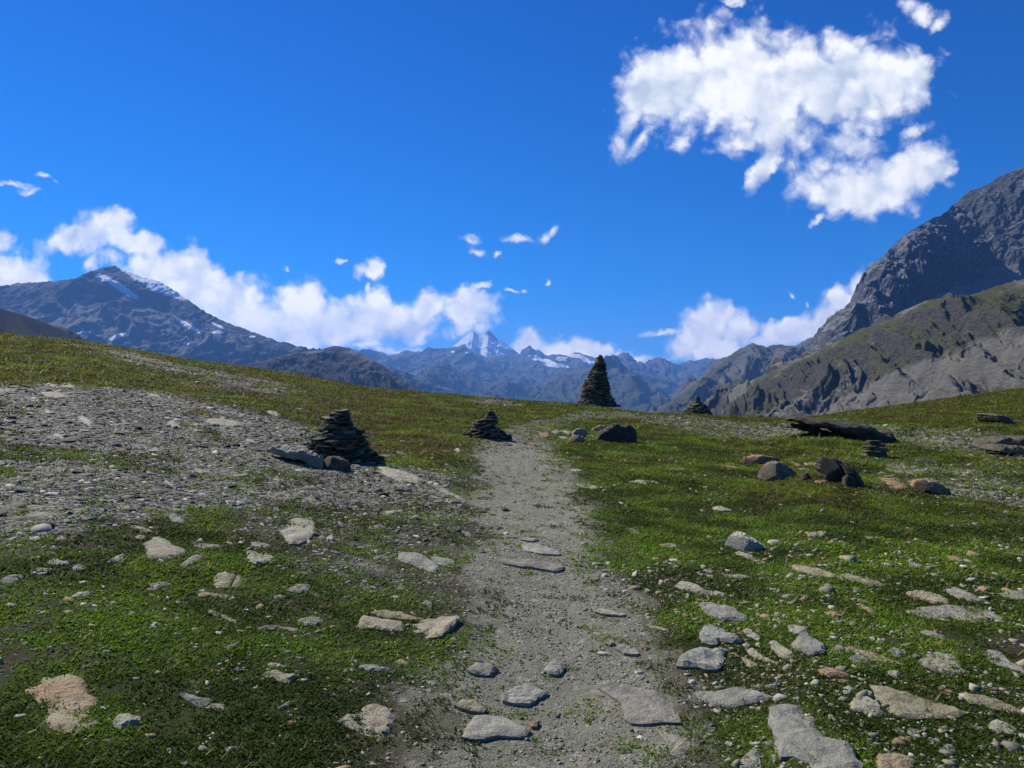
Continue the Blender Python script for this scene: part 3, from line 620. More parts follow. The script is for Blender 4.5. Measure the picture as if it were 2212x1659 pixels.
STONES = """
L|.045|t|largest pale bedrock slab lying flat in the grass in the bottom left corner|165,1190 330,1110 450,1072 500,1100 530,1150 545,1200 580,1240 600,1265 520,1310 540,1340 615,1370 560,1410 430,1440 330,1410 250,1380 300,1330 330,1290 250,1270 230,1230
L|.05|g|small grey stone touching the upper left corner of the large corner slab|230,1130 270,1098 320,1100 315,1135 260,1150
L|.05|p|rough pale stone just right of the large corner slab|690,1380 720,1345 800,1335 870,1350 840,1395 760,1415 710,1420
L|.04|b|cracked grey slab in the grass with a white stone against its right end|1110,1215 1150,1212 1240,1230 1330,1235 1300,1270 1230,1280 1160,1250
L|.06|w|bright white stone against the right end of a cracked grey slab|1270,1290 1320,1262 1380,1270 1380,1300 1290,1305
M|.06|p|broad cream stone with a ragged outline left of the path at the bottom|30,1380 80,1335 160,1325 200,1290 290,1280 340,1300 375,1360 355,1400 350,1440 290,1478 200,1455 100,1405
L|.03|t|thin tan stone just above a wider tan slab in the mossy turf|1650,1020 1700,1010 1770,1030 1740,1042 1670,1035
L|.04|t|ragged tan slab in mossy turf below a thin tan stone|1620,1090 1680,1060 1760,1080 1840,1090 1780,1140 1730,1130
L|.04|t|long wavy tan stone lying crosswise in brown turf|1585,805 1640,785 1740,790 1840,800 1820,818 1720,808 1620,812
L|.04|t|upper piece of a broken tan strip of stone|1250,672 1320,690 1360,712 1345,730 1300,712
L|.04|t|lower piece of a broken tan strip of stone|1370,712 1470,750 1465,772 1430,765 1360,730
L|.04|t|straight narrow tan stone below the split reddish rock|1225,590 1240,580 1330,585 1440,598 1435,612 1330,606 1230,605
L|.07|t|larger rounded half of the split reddish tan rock|1320,520 1330,475 1380,457 1450,470 1430,500 1415,548 1340,548
L|.07|t|smaller right half of the split reddish tan rock|1462,477 1490,480 1490,540 1434,545 1444,510
L|.06|p|triangular cream stone pointing down in the turf|1520,330 1580,330 1690,358 1640,400 1580,410 1540,380
L|.09|p|rounded pale boulder slab at the lower edge of the gravel slope|1720,195 1770,190 1780,140 1850,118 1910,125 1935,160 1930,220 1890,260 1840,283 1780,275 1760,240
L|.07|p|big pale wedge shaped slab in green turf with a straight lower edge|895,280 930,245 980,235 1050,260 1060,290 1145,320 1100,350 1030,370 920,370 900,330
L|.05|p|narrow slanting tan stone beside the pale wedge shaped slab|1110,410 1180,360 1240,340 1245,360 1180,410 1140,425
L|.03|b|long low grey stone right of the pale wedge shaped slab|1165,275 1230,270 1370,285 1360,300 1280,302 1180,290
L|.06|b|bluish grey stone above the pale wedge shaped slab|1040,105 1080,95 1140,135 1130,155 1060,140
L|.03|b|low grey stone between the rounded pale slab and the triangular one|1535,270 1590,262 1670,290 1640,302 1560,295
L|.06|w|whitish pointed stone left of the pale wedge shaped slab|660,395 700,360 760,345 755,370 700,395
L|.05|w|small white stone against the upper left of the wedge shaped slab|830,235 870,225 910,235 890,250 840,248
L|.05|b|blue grey leaning slab at the left edge of the turf|0,505 40,480 160,465 110,505 30,525
L|.04|b|grey stone in a row of flat stones near the left edge|170,450 230,425 330,425 290,450 190,458
L|.04|b|uppermost grey slab in a row of flat stones near the left edge|290,390 340,375 435,395 400,410 310,408
L|.06|w|pale stone at the right end of a row of flat stones|440,420 480,400 540,425 520,440 450,435
L|.04|g|wide grey slab at the foot of the gravel slope by the left edge|150,100 210,78 350,90 340,125 260,125 180,115
L|.04|g|smaller grey slab just above a wide one at the gravel foot|150,50 200,38 280,50 260,68 180,65
L|.04|w|slim white stone alone in the left turf|430,610 470,590 570,575 560,592 480,612 440,620
L|.04|w|small oval white stone in the middle of the left turf|775,720 810,700 840,703 820,725 785,732
L|.05|w|small white stone set upright and slanting in the left turf|915,800 940,770 980,763 970,785 930,808
L|.04|p|flaky pale stone left of the split reddish rock|905,565 930,525 1000,515 1070,528 1000,545 940,570
L|.05|b|star shaped blue grey stone in brown turf|1770,565 1830,525 1910,535 1900,575 1830,585
L|.05|b|small blue grey stone below the star shaped one|1690,600 1720,588 1765,600 1730,620 1695,615
L|.04|g|ragged grey stone flush with the brown turf|1820,755 1880,735 1940,720 1990,745 1980,775 1900,780
L|.03|g|thin grey sliver of stone slanting up to the right|1380,915 1440,890 1510,880 1450,910 1410,925
L|.07|w|small knobbly white stone near the bottom edge left of centre|1010,1555 1050,1530 1070,1540 1055,1575 1020,1575
L|.06|w|pair shaped white stone slanting near the bottom edge|1215,1540 1260,1500 1290,1495 1290,1525 1240,1555
L|.06|p|oval pale stone near the bottom edge between white ones|1380,1540 1420,1522 1470,1530 1475,1555 1420,1565 1385,1558
L|.04|g|curved grey stone above the rusty one in dark turf|1720,1290 1760,1260 1810,1245 1790,1275 1740,1300
L|.04|o|rusty brown stone sunk in dark turf left of the cream stone|1780,1370 1850,1340 1870,1350 1830,1390 1785,1395
L|.03|t|low tan stone among chips above the bluish stone|800,165 870,170 950,190 940,205 860,200
L|.08|w|small upright white stone right of the rounded pale slab|2015,240 2050,222 2065,240 2050,268 2020,262
L|.03|g|long faint grey stone left of the thin tan stone|1400,1055 1460,1045 1535,1058 1450,1062
L|.03|t|small three cornered tan stone in the middle of brown turf|1180,800 1205,788 1235,800 1210,812
L|.03|g|pale sliver in the turf below the rough pale stone|620,1485 680,1480 720,1490 660,1498
M|.05|t|left tan section of the long slab beside the path|120,800 160,770 190,735 300,740 428,775 433,815 370,820 230,800
M|.05|t|thin slab lying behind the long slab beside the path|240,705 330,695 430,712 560,740 440,748 300,730
M|.07|b|smooth blue grey stone left of the path, longest of its pair|410,360 440,340 530,345 640,400 655,440 620,455 540,425 420,385
M|.04|g|flat grey stone behind the smooth blue grey one|600,365 640,355 755,380 745,425 690,410 652,403
M|.06|g|long narrow slab lying across the middle of the path|1025,385 1080,380 1420,415 1415,440 1370,455 1250,435 1060,405
M|.04|b|bluish slab in the path just beyond the long narrow slab|1170,290 1230,275 1390,330 1400,350 1290,345 1180,320
M|.03|b|smallest slab in the path, beyond the bluish one|1160,255 1200,245 1270,255 1230,268
M|.05|g|flat grey stone in the left half of the lower path|830,1070 880,1028 960,1030 1015,1065 970,1098 870,1090
M|.08|b|rounded blue grey stone in the middle of the lower path|1310,1060 1350,1015 1410,1020 1430,1060 1400,1098 1330,1090
M|.05|b|cracked pale blue slab in the lower path with tufts round it|1040,1230 1130,1180 1200,1165 1330,1210 1250,1245 1220,1280 1120,1275 1050,1260
M|.04|t|dull tan stone left of the cracked pale blue slab|755,1290 800,1258 870,1262 950,1310 920,1335 830,1320
M|.04|g|widest dull slab flush with the bottom of the path|820,1440 880,1355 1050,1365 1150,1420 1215,1440 1180,1480 1000,1480 900,1500 800,1480
M|.04|b|large flaky blue grey slab at the right edge of the lower path|1660,1185 1780,1175 1900,1180 2020,1210 2060,1260 2150,1385 2000,1390 1850,1395 1800,1350 1780,1260 1700,1215
M|.10|p|cream triangular stone standing at the lower right edge of the path|2080,1580 2110,1530 2165,1465 2210,1510 2190,1560 2170,1605 2110,1590
M|.05|w|small white stone left of a flaky blue one below the long slab|65,1050 100,1035 135,1045 130,1062 80,1062
M|.04|b|flaky blue grey stone in turf below the long slab beside the path|160,1030 210,1022 350,1048 340,1062 230,1062 180,1048
M|.04|t|small tan stone just below and left of the slab with a dark end|395,1000 430,985 475,1015 460,1030 410,1018
M|.03|g|sunken grey stone at the left edge of the lower path|545,1120 600,1120 650,1150 600,1150
M|.03|g|sunken grey stone next to the lower path, nearer of two|565,1180 600,1165 630,1180 600,1195
M|.03|p|thin pale sliver in the right half of the path, upper one|1620,705 1650,690 1810,720 1780,728 1680,722
M|.03|p|thin pale sliver in the right half of the path, lower one|1930,780 1980,780 2080,808 2050,815 1970,800
M|.04|g|dusty grey stone in the right half of the lower path|1745,935 1790,910 1880,950 1885,970 1800,965
M|.04|p|small pale stone next to the dusty grey stone in the path|1685,900 1720,883 1740,895 1710,910
M|.04|o|small orange brown stone at the bottom of the path|1215,1400 1240,1385 1275,1390 1260,1420 1225,1420
M|.04|g|small grey stone above the slab with a dark end|550,640 580,630 625,650 600,662
M|.03|g|flat grey stone at the right edge of the upper path|1790,185 1840,180 1890,205 1870,218 1820,210
M|.03|g|ragged grey strip in turf right of the upper path|2010,280 2060,275 2140,290 2120,300 2050,297
M|.04|d|small dark stone alone on the upper path|1035,62 1080,65 1085,75 1050,75
M|.03|b|faint bluish stone at the left edge of the upper path|790,200 840,205 870,235 820,228
R|.03|g|small flat stone against the left foot of the pyramid rock|315,258 350,250 385,256 350,264
R|.05|p|crooked cream strip of stone just below the pyramid rock|415,335 450,325 530,350 620,390 705,412 620,400 540,380 440,352
R|.05|t|left piece of the long broken tan strip in right turf|785,425 830,420 960,440 1038,470 1028,488 930,475 810,445
R|.05|t|right tapering piece of the long broken tan strip in right turf|1048,475 1130,470 1250,505 1385,540 1270,535 1150,510 1060,490
R|.03|t|thin tan sliver left of the broken tan strip|360,470 450,470 560,485 450,490 380,485
R|.04|g|small grey stone below the pyramid rock near the path|230,440 265,430 310,450 280,462 240,455
R|.06|p|elongated pale stone at the right edge of the path|60,545 100,525 150,530 250,565 360,580 350,598 260,595 180,580 100,562
R|.07|b|long blue grey slab second in line below the elongated pale stone|215,660 240,640 320,655 430,690 500,735 480,758 400,750 300,735 230,700
R|.07|b|angular blue grey rock right of the path with a pointed right end|210,850 240,797 330,805 400,840 480,885 430,897 330,885 310,910 240,895 215,870
R|.08|b|dark ribbed blue grey rock at the right edge of the path|75,1040 80,1000 120,960 200,935 290,940 360,945 350,1000 330,1060 260,1065 180,1040 90,1050
R|.05|g|grey stone right of the pointed blue grey rock|475,810 510,800 560,830 600,860 560,868 490,840
R|.07|g|smooth grey egg shaped stone leaning in the turf|635,895 680,882 740,920 795,970 780,992 710,985 670,940
R|.06|b|small blunt blue grey stone above the dark veined rock|755,790 810,780 870,805 875,830 830,838 770,825
R|.10|b|dark rock crossed by a white vein|780,910 820,870 860,855 920,880 985,920 980,960 900,968 850,950 800,930
R|.04|t|long tan slab reaching right from the dark veined rock|1035,920 1090,925 1250,940 1380,980 1465,1020 1380,1015 1290,995 1200,958 1090,943
R|.07|b|rounded blue grey stone under the long tan slab|1130,985 1180,964 1240,979 1260,1010 1200,1020
R|.05|p|pale crumbly strip left of the egg shaped stone|490,935 530,935 600,970 700,1010 715,1030 640,1010 540,980
R|.04|t|small olive tan stone under the pale crumbly strip|470,990 510,990 580,1030 570,1050 500,1035
R|.06|o|orange brown stone with a dark pit on top|945,1060 1000,1048 1120,1070 1130,1095 1080,1100 970,1095
R|.04|t|tan stone touching the lower edge of the pitted orange stone|1020,1120 1060,1110 1145,1125 1100,1138
R|.05|g|grey sail shaped slab in the right turf|1565,1010 1620,950 1700,945 1780,960 1800,1010 1920,1085 1820,1075 1700,1070 1600,1035
R|.05|g|grey slab right of the sail shaped one|1970,960 2000,935 2060,950 2120,1000 2212,1050 2230,1085 2130,1050 2030,1020
R|.06|g|widest smooth grey slab in the right turf|1485,695 1600,668 1720,660 1900,665 2010,690 2080,755 1950,755 1800,760 1650,735 1540,715
R|.05|t|tan slab above and left of the widest smooth slab|1490,580 1560,570 1700,595 1750,625 1740,650 1650,645 1580,620 1500,600
R|.05|g|tapering grey slab above the right of the widest smooth slab|1720,570 1780,548 1860,570 1975,628 1900,635 1800,610
R|.04|g|smooth grey slab cut by the right edge of the picture|2055,585 2130,572 2230,580 2230,625 2120,615
R|.04|t|flat tan slab further back at the right edge of the picture|2040,318 2120,307 2230,310 2230,350 2120,338
R|.04|o|pale orange stone alone in right turf|1725,355 1780,355 1840,378 1820,387 1760,378
R|.04|g|oval grey stone in the right turf left of the orange one|1495,400 1540,392 1595,412 1570,427 1510,420
R|.05|p|small blocky pale stone on dark turf beyond the pyramid rock|875,215 930,205 990,203 980,225 930,238 880,232
R|.03|w|thin white stone on dark turf|1230,232 1285,237 1280,248 1240,243
R|.10|g|small peaked grey stone under the broken tan strip|950,555 1000,520 1040,550 1030,570 990,568
R|.04|t|hooked tan stone below the peaked grey stone|1120,615 1180,610 1275,640 1260,650 1190,635
R|.04|o|slanting rusty stone below the hooked tan stone|1175,645 1220,655 1295,695 1280,715 1220,680
R|.05|o|drop shaped tan stone with a tail|985,705 1020,690 1070,710 1100,740 1030,732 995,722
R|.04|g|grey strip below the widest smooth slab|1570,815 1620,820 1730,855 1710,865 1640,850 1590,835
R|.10|b|blue grey stone at the bottom edge left of the biggest near rock|455,1630 480,1590 550,1555 585,1580 570,1640 540,1680 455,1680
R|.05|t|big smooth grey slab with an orange rim, pointed at the left|1275,1165 1350,1170 1500,1210 1700,1270 1865,1325 1800,1345 1550,1360 1430,1345 1380,1300 1310,1220
R|.07|p|pale crumbling rock against the left of the orange rimmed slab|1140,1270 1180,1235 1230,1230 1300,1250 1360,1330 1290,1350 1220,1320 1145,1300
R|.05|b|wide blue grey slab above the biggest near rock|125,1180 250,1185 480,1178 610,1210 790,1225 640,1240 500,1270 420,1290 300,1285 220,1240
R|.05|w|small pale stone under the wide blue grey slab|275,1300 310,1290 355,1305 320,1322
R|.06|w|left white stone of two above the crumbling pale rock|1090,1170 1120,1150 1165,1170 1140,1205 1100,1200
R|.06|w|right white stone of two above the crumbling pale rock|1195,1200 1220,1178 1275,1190 1265,1218 1215,1220
R|.05|o|orange slab above the right part of the rimmed slab|1665,1160 1720,1165 1790,1200 1750,1212 1690,1190
R|.05|o|small yellowish stone left of the orange slab|1540,1150 1580,1145 1620,1165 1580,1180
R|.04|t|long grey brown slab running to the right edge near the bottom|1800,1205 1900,1210 2050,1240 2170,1290 2225,1330 2100,1315 1900,1265
R|.07|p|rounded cream stone with orange rim in the bottom right|1990,1400 2030,1370 2100,1380 2160,1420 2150,1450 2060,1450 2000,1425
R|.05|g|grey stone left of the rounded cream stone|1870,1400 1910,1390 1970,1415 1930,1440
R|.06|o|yellow brown oval stone in the bottom right|1420,1475 1480,1458 1530,1475 1490,1500 1430,1490
R|.06|b|blue grey block behind the yellow brown oval stone|1490,1420 1550,1400 1580,1440 1540,1475 1500,1450
R|.07|g|smooth round grey stone near the bottom right corner|1680,1540 1730,1515 1780,1530 1795,1560 1740,1585 1690,1570
R|.05|t|wide sunken slab at the bottom edge right of the biggest rock|1310,1600 1360,1575 1440,1580 1540,1610 1500,1680 1310,1680
R|.06|w|small white stone right of the blue grey block|1625,1490 1670,1475 1700,1495 1650,1515
R|.05|p|pale tan stone below the orange rimmed slab|1400,1420 1440,1410 1485,1440 1450,1455
R|.05|p|small pale stone right of the biggest near rock|1035,1380 1070,1358 1105,1375 1080,1398
R|.06|b|mottled blue stone left of the sail shaped slab|1370,940 1410,915 1460,940 1450,975 1400,965
R|.05|b|blue grey stone between the tan slab and the sail shaped slab|1365,1070 1400,1050 1450,1080 1430,1105 1380,1090
R|.05|o|squarish tan stone between two grey slabs at the right|1920,550 1950,540 2005,560 1980,580 1940,575
R|.04|p|pale lens shaped stone in the middle of the right turf|290,55 330,48 410,72 360,77 300,70
R|.02|t|thin tan splinter left of the pyramid rock, farther one|235,118 280,115 340,128 280,128
R|.03|t|low tan stone below the pointed end of the long blue slab|660,745 710,742 760,755 700,765
R|.04|w|small white stone in bare ground left of the biggest near rock|360,1510 385,1490 425,1510 400,1520
R|.03|b|thin bluish stone above the wide blue grey slab|580,1150 650,1147 720,1155 650,1168
R|.04|o|small rusty stone right of the long tan slab|1655,890 1690,875 1720,885 1690,905
T|.05|o|flat reddish stone at the left of the boulder group|175,455 250,440 380,460 300,480
T|.04|o|reddish stone behind the pale rust stained boulder|640,432 700,435 740,460 680,458
T|.05|o|reddish slab touching the dark split boulder on its left|750,440 860,440 850,460 760,460
T|.04|g|pale stone between the two boulders|700,480 780,480 790,490 720,490
T|.05|o|small reddish stone in front of the dark split boulder|810,565 880,552 915,565 860,575
T|.04|g|broad smooth grey slab lying flat beyond the boulders|1290,450 1370,440 1470,445 1560,490 1540,510 1430,515 1310,495
T|.07|d|dark plank like stone beyond the broad grey slab|1480,408 1560,412 1640,425 1635,440 1560,430
T|.04|g|widest grey slab behind the rusty log shaped rock|1430,565 1500,550 1600,535 1700,590 1830,580 1915,595 1760,610 1600,590
T|.05|o|reddish slab right of the dark split boulder|1230,530 1310,525 1400,555 1380,575 1290,565
T|.06|o|cream and rust block left of the log shaped rock|1290,575 1350,560 1430,590 1430,608 1330,618 1310,600
T|.07|d|thin dark slab lying on the widest grey slab|1620,542 1700,540 1820,560 1780,575 1680,560
T|.04|o|small orange stone near the path side of the boulder group|55,595 110,595 125,605 90,612
T|.06|g|small peaked grey stone beyond the boulder group|175,300 220,285 245,300 200,308
T|.07|d|small dark stone behind the reddish flat stone|270,370 300,360 325,375
T|.03|g|thin grey stone left of the boulder group's far side|470,300 510,292 560,305 500,310
T|.03|w|thin white stone in turf behind the pale boulder|565,345 620,342 640,352 590,358
T|.07|d|dark stone on the far turf below the crest|340,238 370,232 410,245 370,255
C|.05|o|flat stone at the left end of the stone group by the dark boulder|1265,1255 1330,1250 1330,1275 1290,1280
C|.07|g|small grey stone behind the left end of the stone group|1350,1245 1380,1232 1405,1245 1380,1260
C|.08|g|grey stone in the stone group by the dark boulder|1400,1240 1440,1228 1480,1245 1460,1262
C|.05|g|low grey stone at the front of the stone group by the dark boulder|1395,1275 1430,1268 1460,1290 1420,1295
C|.05|t|flat tan stone leaning to the left side of the dark boulder|1565,1275 1620,1245 1640,1270 1600,1295
C|.05|g|small pale stone on grass left of the second cairn|410,1300 430,1295 455,1305 430,1312
C|.06|w|whitish stone in grass in front of the second cairn|745,1358 765,1350 795,1362 770,1375
C|.04|p|low pale stone left of the whitish one before the second cairn|670,1368 700,1362 725,1370
C|.05|d|dark stone on the path in front of the second cairn|1045,1325 1070,1318 1110,1325 1080,1332
C|.03|g|flat grey stone in the grass near the yellow flowers|1455,1400 1500,1395 1545,1405 1490,1413
C|.03|p|flat pale stone in green grass right of the path|2050,1475 2110,1468 2175,1472 2130,1485
C|.04|p|wide thin pale slab in grass right of the path|1810,1548 1880,1540 2010,1550 1950,1565 1850,1562
C|.03|o|small tan stone just below the wide thin pale slab|2020,1580 2060,1572 2120,1590 2070,1598
C|.03|g|dull wide slab at the right edge of the hazy path|1500,1570 1560,1565 1640,1580 1620,1600 1540,1590
C|.05|g|pale stone between the left cairn and the second cairn|385,1370 430,1370 460,1385 420,1388
C|.03|g|flat grey stone right of the path near the first flowers|1460,1475 1500,1472 1545,1482 1500,1490
G|.06|p|smooth pale outcrop near the top of the gravel slope|390,700 450,690 560,700 640,740 660,770 580,765 450,740
G|.06|g|grey slab at the upper edge of the gravel slope|340,570 400,558 490,565 520,582 430,590
G|.06|p|left pale slab of two at the upper edge of the gravel slope|410,620 470,610 570,630 520,636
G|.06|p|right pale slab of two at the upper edge of the gravel slope|565,625 620,612 710,630 700,655 620,650
G|.07|w|white stone on the upper rim of the gravel slope|1320,705 1380,703 1390,718 1340,722
G|.06|p|pale outcrop on the upper rim of the gravel slope|1420,715 1500,715 1570,750 1480,740
G|.05|p|longest pale outcrop on the left of the gravel slope|395,905 450,880 540,900 600,960 640,1000 780,1020 820,1050 740,1060 600,1030 520,960 430,930
G|.12|w|white notched rock above the longest pale outcrop|740,940 800,930 880,980 880,1020 820,1010 800,975
G|.10|p|pale hump shaped rock in the middle of the gravel slope|1590,1005 1650,975 1700,985 1755,1045 1680,1040
G|.05|p|pale stone behind the hump shaped rock|1560,920 1620,925 1670,960 1610,955
G|.07|p|broadest grey white outcrop in the gravel slope|1930,940 2020,930 2150,950 2300,980 2370,1030 2360,1080 2212,1060 2100,1040 2000,990
G|.05|t|tan outcrop left of the broadest one in the gravel|1840,1000 1890,990 1970,1030 1900,1040
G|.08|g|layered grey outcrop at the left edge on top of the gravel|-40,610 80,600 180,640 200,670 100,690 -40,690
G|.05|g|grey slab in the gravel behind a pointed pale one|1340,1210 1390,1205 1440,1225 1400,1240
G|.05|p|pointed pale slab in the middle of the gravel|1410,1255 1480,1230 1560,1258 1480,1265
G|.05|g|flaky grey slab low on the gravel slope|1830,1450 1880,1430 2000,1450 2050,1470 1900,1480
G|.05|w|chalky stone at the left of the gravel slope|510,1110 560,1100 620,1130 560,1150
G|.04|p|pale slab among tufts low on the left of the gravel|530,1425 570,1420 650,1445 600,1455
G|.05|p|flat pale stone in orange tinted grass above the gravel|985,652 1040,648 1085,658 1030,662
D|.05|w|pale slab at the foot of the left cairn|690,605 780,615 840,645 760,635
D|.06|p|pale ledge right of the left cairn's shadow|1060,600 1150,610 1290,650 1380,690 1330,715 1180,690 1100,650
D|.05|g|thin pale rib of rock running from the left cairn to the path|1400,700 1520,740 1700,830 1620,830 1480,760
D|.06|w|white stone on the edge of the grass behind the left cairn|265,205 330,205 365,225 340,235 280,218
D|.04|p|long pale stone in the grass behind the left cairn|455,178 520,180 590,200 540,200
"""
def build_stones():
    k = 0
    for line in STONES.strip().splitlines():
        f, th, key, label, pts = line.split('|')
        pts = [tuple(map(float, q.split(','))) for q in pts.split()]
        if len(label.split()) > 16: print('LONG', label)
        flat_stone('stone', fr(f, pts), float(th), key, label, 'stone', seed=100 + k)
        k += 1
    print('traced stones', k)
build_stones()
# ---------------------------------------------------------------- standing rocks
flat_stone('stone', fr('M', [(428, 782), (480, 757), (600, 745), (765, 748), (778, 765), (740, 800), (655, 862), (550, 853), (436, 838)]), .055, 'p', 'thick pale end of the long slab beside the path, dark on its raised right side', 'stone', seed=71, tilt=(.17, -.02))
flat_stone('stone', fr('R', [(640, 1330), (700, 1285), (780, 1280), (860, 1300), (930, 1380), (940, 1440), (1000, 1490), (1100, 1530), (1150, 1570), (1200, 1700), (950, 1700), (900, 1620), (800, 1590), (710, 1610), (690, 1550), (680, 1480), (645, 1400)]), .11, 'b',
    'biggest near rock, a rugged blue grey block cut by the bottom edge', 'stone', seed=72, rough=.02, dome=.25)
standing_rock('boulder', fr('R', [(365, 285), (410, 240), (495, 222), (530, 235), (580, 270), (660, 328), (560, 332), (500, 325), (380, 300)]), .34, 'w', 'cream pyramid shaped rock in the grass right of the path', seed=3, lean=1.1, facet=.05)
standing_rock('boulder', fr('T', [(450, 535), (480, 490), (535, 447), (600, 440), (680, 478), (720, 515), (742, 552), (690, 560), (560, 560), (480, 552)]), .55, 'r', 'grey and rust boulder nearest the path in the right hand boulder group', seed=4, lean=.45, facet=.13)
standing_rock('boulder', fr('T', [(850, 475), (860, 430), (890, 405), (960, 410), (1010, 440), (1030, 520), (1020, 570), (940, 560), (880, 535)]), .6, 'd', 'dark rounded half of the split boulder in the right grass', seed=5, lean=.1, rough=.02)
standing_rock('boulder', fr('T', [(1000, 445), (1060, 470), (1110, 505), (1150, 560), (1168, 592), (1090, 590), (1035, 585), (1020, 520)]), .4, 'd', 'dark slanting half of the split boulder in the right grass', seed=6, lean=.0, rough=.02)
standing_rock('boulder', fr('T', [(1012, 600), (1018, 545), (1042, 518), (1080, 540), (1106, 600), (1060, 604)]), .22, 'd', 'small dark brown rock leaning on the front of the split boulder', seed=7, lean=.2)
standing_rock('boulder', fr('T', [(345, 445), (370, 405), (420, 392), (500, 393), (570, 403), (605, 430), (560, 450), (430, 450)]), .5, 'o', 'low reddish brown rock behind the grey and rust boulder', seed=8, lean=.5)
standing_rock('boulder', fr('T', [(735, 545), (745, 512), (775, 505), (795, 540), (770, 552)]), .2, 'd', 'small dark stone between the two right hand boulders', seed=9, lean=.2)
standing_rock('boulder', fr('T', [(1505, 610), (1520, 575), (1570, 555), (1640, 568), (1735, 610), (1752, 640), (1740, 660), (1690, 655), (1600, 630)]), .35, 'o', 'rusty log shaped rock at the right end of the boulder group', seed=10, lean=.9)
standing_rock('boulder', fr('C', [(1615, 1300), (1640, 1250), (1690, 1215), (1735, 1195), (1770, 1200), (1800, 1212), (1830, 1206), (1870, 1222), (1893, 1235), (1900, 1270), (1915, 1304), (1840, 1310), (1700, 1306)]), 1.0, 'd', 'large black looking boulder with a jagged top right of the path', seed=11, lean=-.05, rough=.016)
standing_rock('boulder', fr('C', [(1475, 1270), (1482, 1243), (1505, 1222), (1555, 1226), (1582, 1258), (1550, 1278), (1500, 1276)]), .3, 'g', 'grey block in the middle of the stone group by the black boulder', seed=12, lean=.5)
standing_rock('boulder', fr('C', [(1448, 1308), (1470, 1280), (1495, 1263), (1550, 1278), (1562, 1303), (1500, 1314)]), .3, 'o', 'pinkish block in front of the stone group by the black boulder', seed=13, lean=.6)
standing_rock('boulder', fr('C', [(1598, 1240), (1610, 1220), (1650, 1203), (1690, 1205), (1650, 1240)]), .4, 'o', 'reddish leaning slab behind the left end of the black boulder', seed=14, lean=.6)
standing_rock('outcrop', fr('T', [(670, 152), (720, 133), (820, 145), (900, 158), (1000, 172), (1028, 180), (1040, 174), (1110, 183), (1180, 196), (1240, 222), (1338, 262), (1230, 272), (1110, 266), (1000, 250), (930, 228), (860, 203), (770, 178)]), 1.3, 'd', 'long low dark slab outcrop sloping along the right crest', 'outcrop', seed=15, lean=.4, rough=.003, planes=0, facet=.03)
standing_rock('outcrop', fr('T', [(595, 192), (640, 178), (760, 186), (900, 222), (990, 250), (880, 246), (720, 212)]), .8, 'c', 'thin slab edge lying under the left length of the dark outcrop', 'outcrop', seed=17, lean=.3, planes=1)
for i, (pts, dd, lab) in enumerate([
    ([(1910, 330), (1950, 300), (2040, 272), (2110, 268), (2160, 285), (2080, 300), (2000, 330), (1960, 348)], 1.0, 'upper left ledge of the brown layered outcrop at the right edge'),
    ([(2070, 300), (2140, 270), (2260, 268), (2260, 330), (2160, 325), (2090, 320)], 1.2, 'upper right ledge of the brown layered outcrop at the right edge'),
    ([(1975, 350), (2040, 322), (2130, 328), (2250, 342), (2250, 395), (2150, 388), (2080, 372), (2010, 362)], .9, 'lower ledge of the brown layered outcrop at the right edge')]):
    standing_rock('outcrop', fr('T', pts), dd, 'c', lab, 'outcrop', seed=20 + i, planes=4, lean=.8, facet=.06, rough=.02)
standing_rock('outcrop', fr('T', [(1965, 118), (2010, 112), (2080, 140), (2128, 172), (2100, 182), (2040, 172), (1990, 150)]), 2.5, 'c', 'small brown outcrop in the green slope at the far right', 'outcrop', seed=25, lean=1.0, facet=.05)
standing_rock('outcrop', fr('D', [(235, 480), (270, 455), (330, 450), (420, 452), (500, 465), (580, 505), (650, 540), (665, 575), (560, 565), (450, 540), (330, 505)]), .5, 'g', 'grey ledge running left from the foot of the left cairn', 'outcrop', seed=26, lean=.6, facet=.05, planes=5)
standing_rock('boulder', fr('D', [(668, 580), (672, 545), (700, 520), (770, 528), (840, 560), (870, 625), (780, 625), (700, 605)]), .4, 'c', 'dark grey block at the foot of the left cairn', seed=27, lean=.1)
standing_rock('boulder', fr('D', [(632, 525), (650, 498), (680, 488), (693, 505), (665, 535)]), .15, 'g', 'small round grey stone on the ledge by the left cairn', seed=28, lean=.4)
standing_rock('boulder', fr('D', [(1905, 395), (1905, 350), (1930, 328), (1965, 335), (1992, 365), (1998, 398)]), .35, 'd', 'dark rounded rock against the right side of the second cairn', seed=29, lean=0)
flat_stone('stone', fr('D', [(1900, 395), (1940, 388), (1985, 400), (1940, 410)]), .04, 't', 'tan stone at the right foot of the second cairn', seed=61)
flat_stone('stone', fr('D', [(1995, 392), (2030, 385), (2065, 400), (2030, 408)]), .05, 'g', 'grey stone beside the path right of the second cairn', seed=62)
flat_stone('stone', fr('K', [(545, 865), (620, 862), (780, 895), (780, 912), (660, 905), (560, 885)]), .10, 'g', 'long pale slab lying at the foot of the tall cairn', seed=63)
flat_stone('stone', fr('K', [(120, 835), (200, 828), (250, 838), (180, 842)]), .08, 'g', 'flat stone left of the foot of the tall cairn', seed=64)
flat_stone('stone', fr('K', [(780, 915), (880, 925), (920, 945), (830, 935)]), .08, 'c', 'dark flat stone in the shadow right of the tall cairn', seed=65)

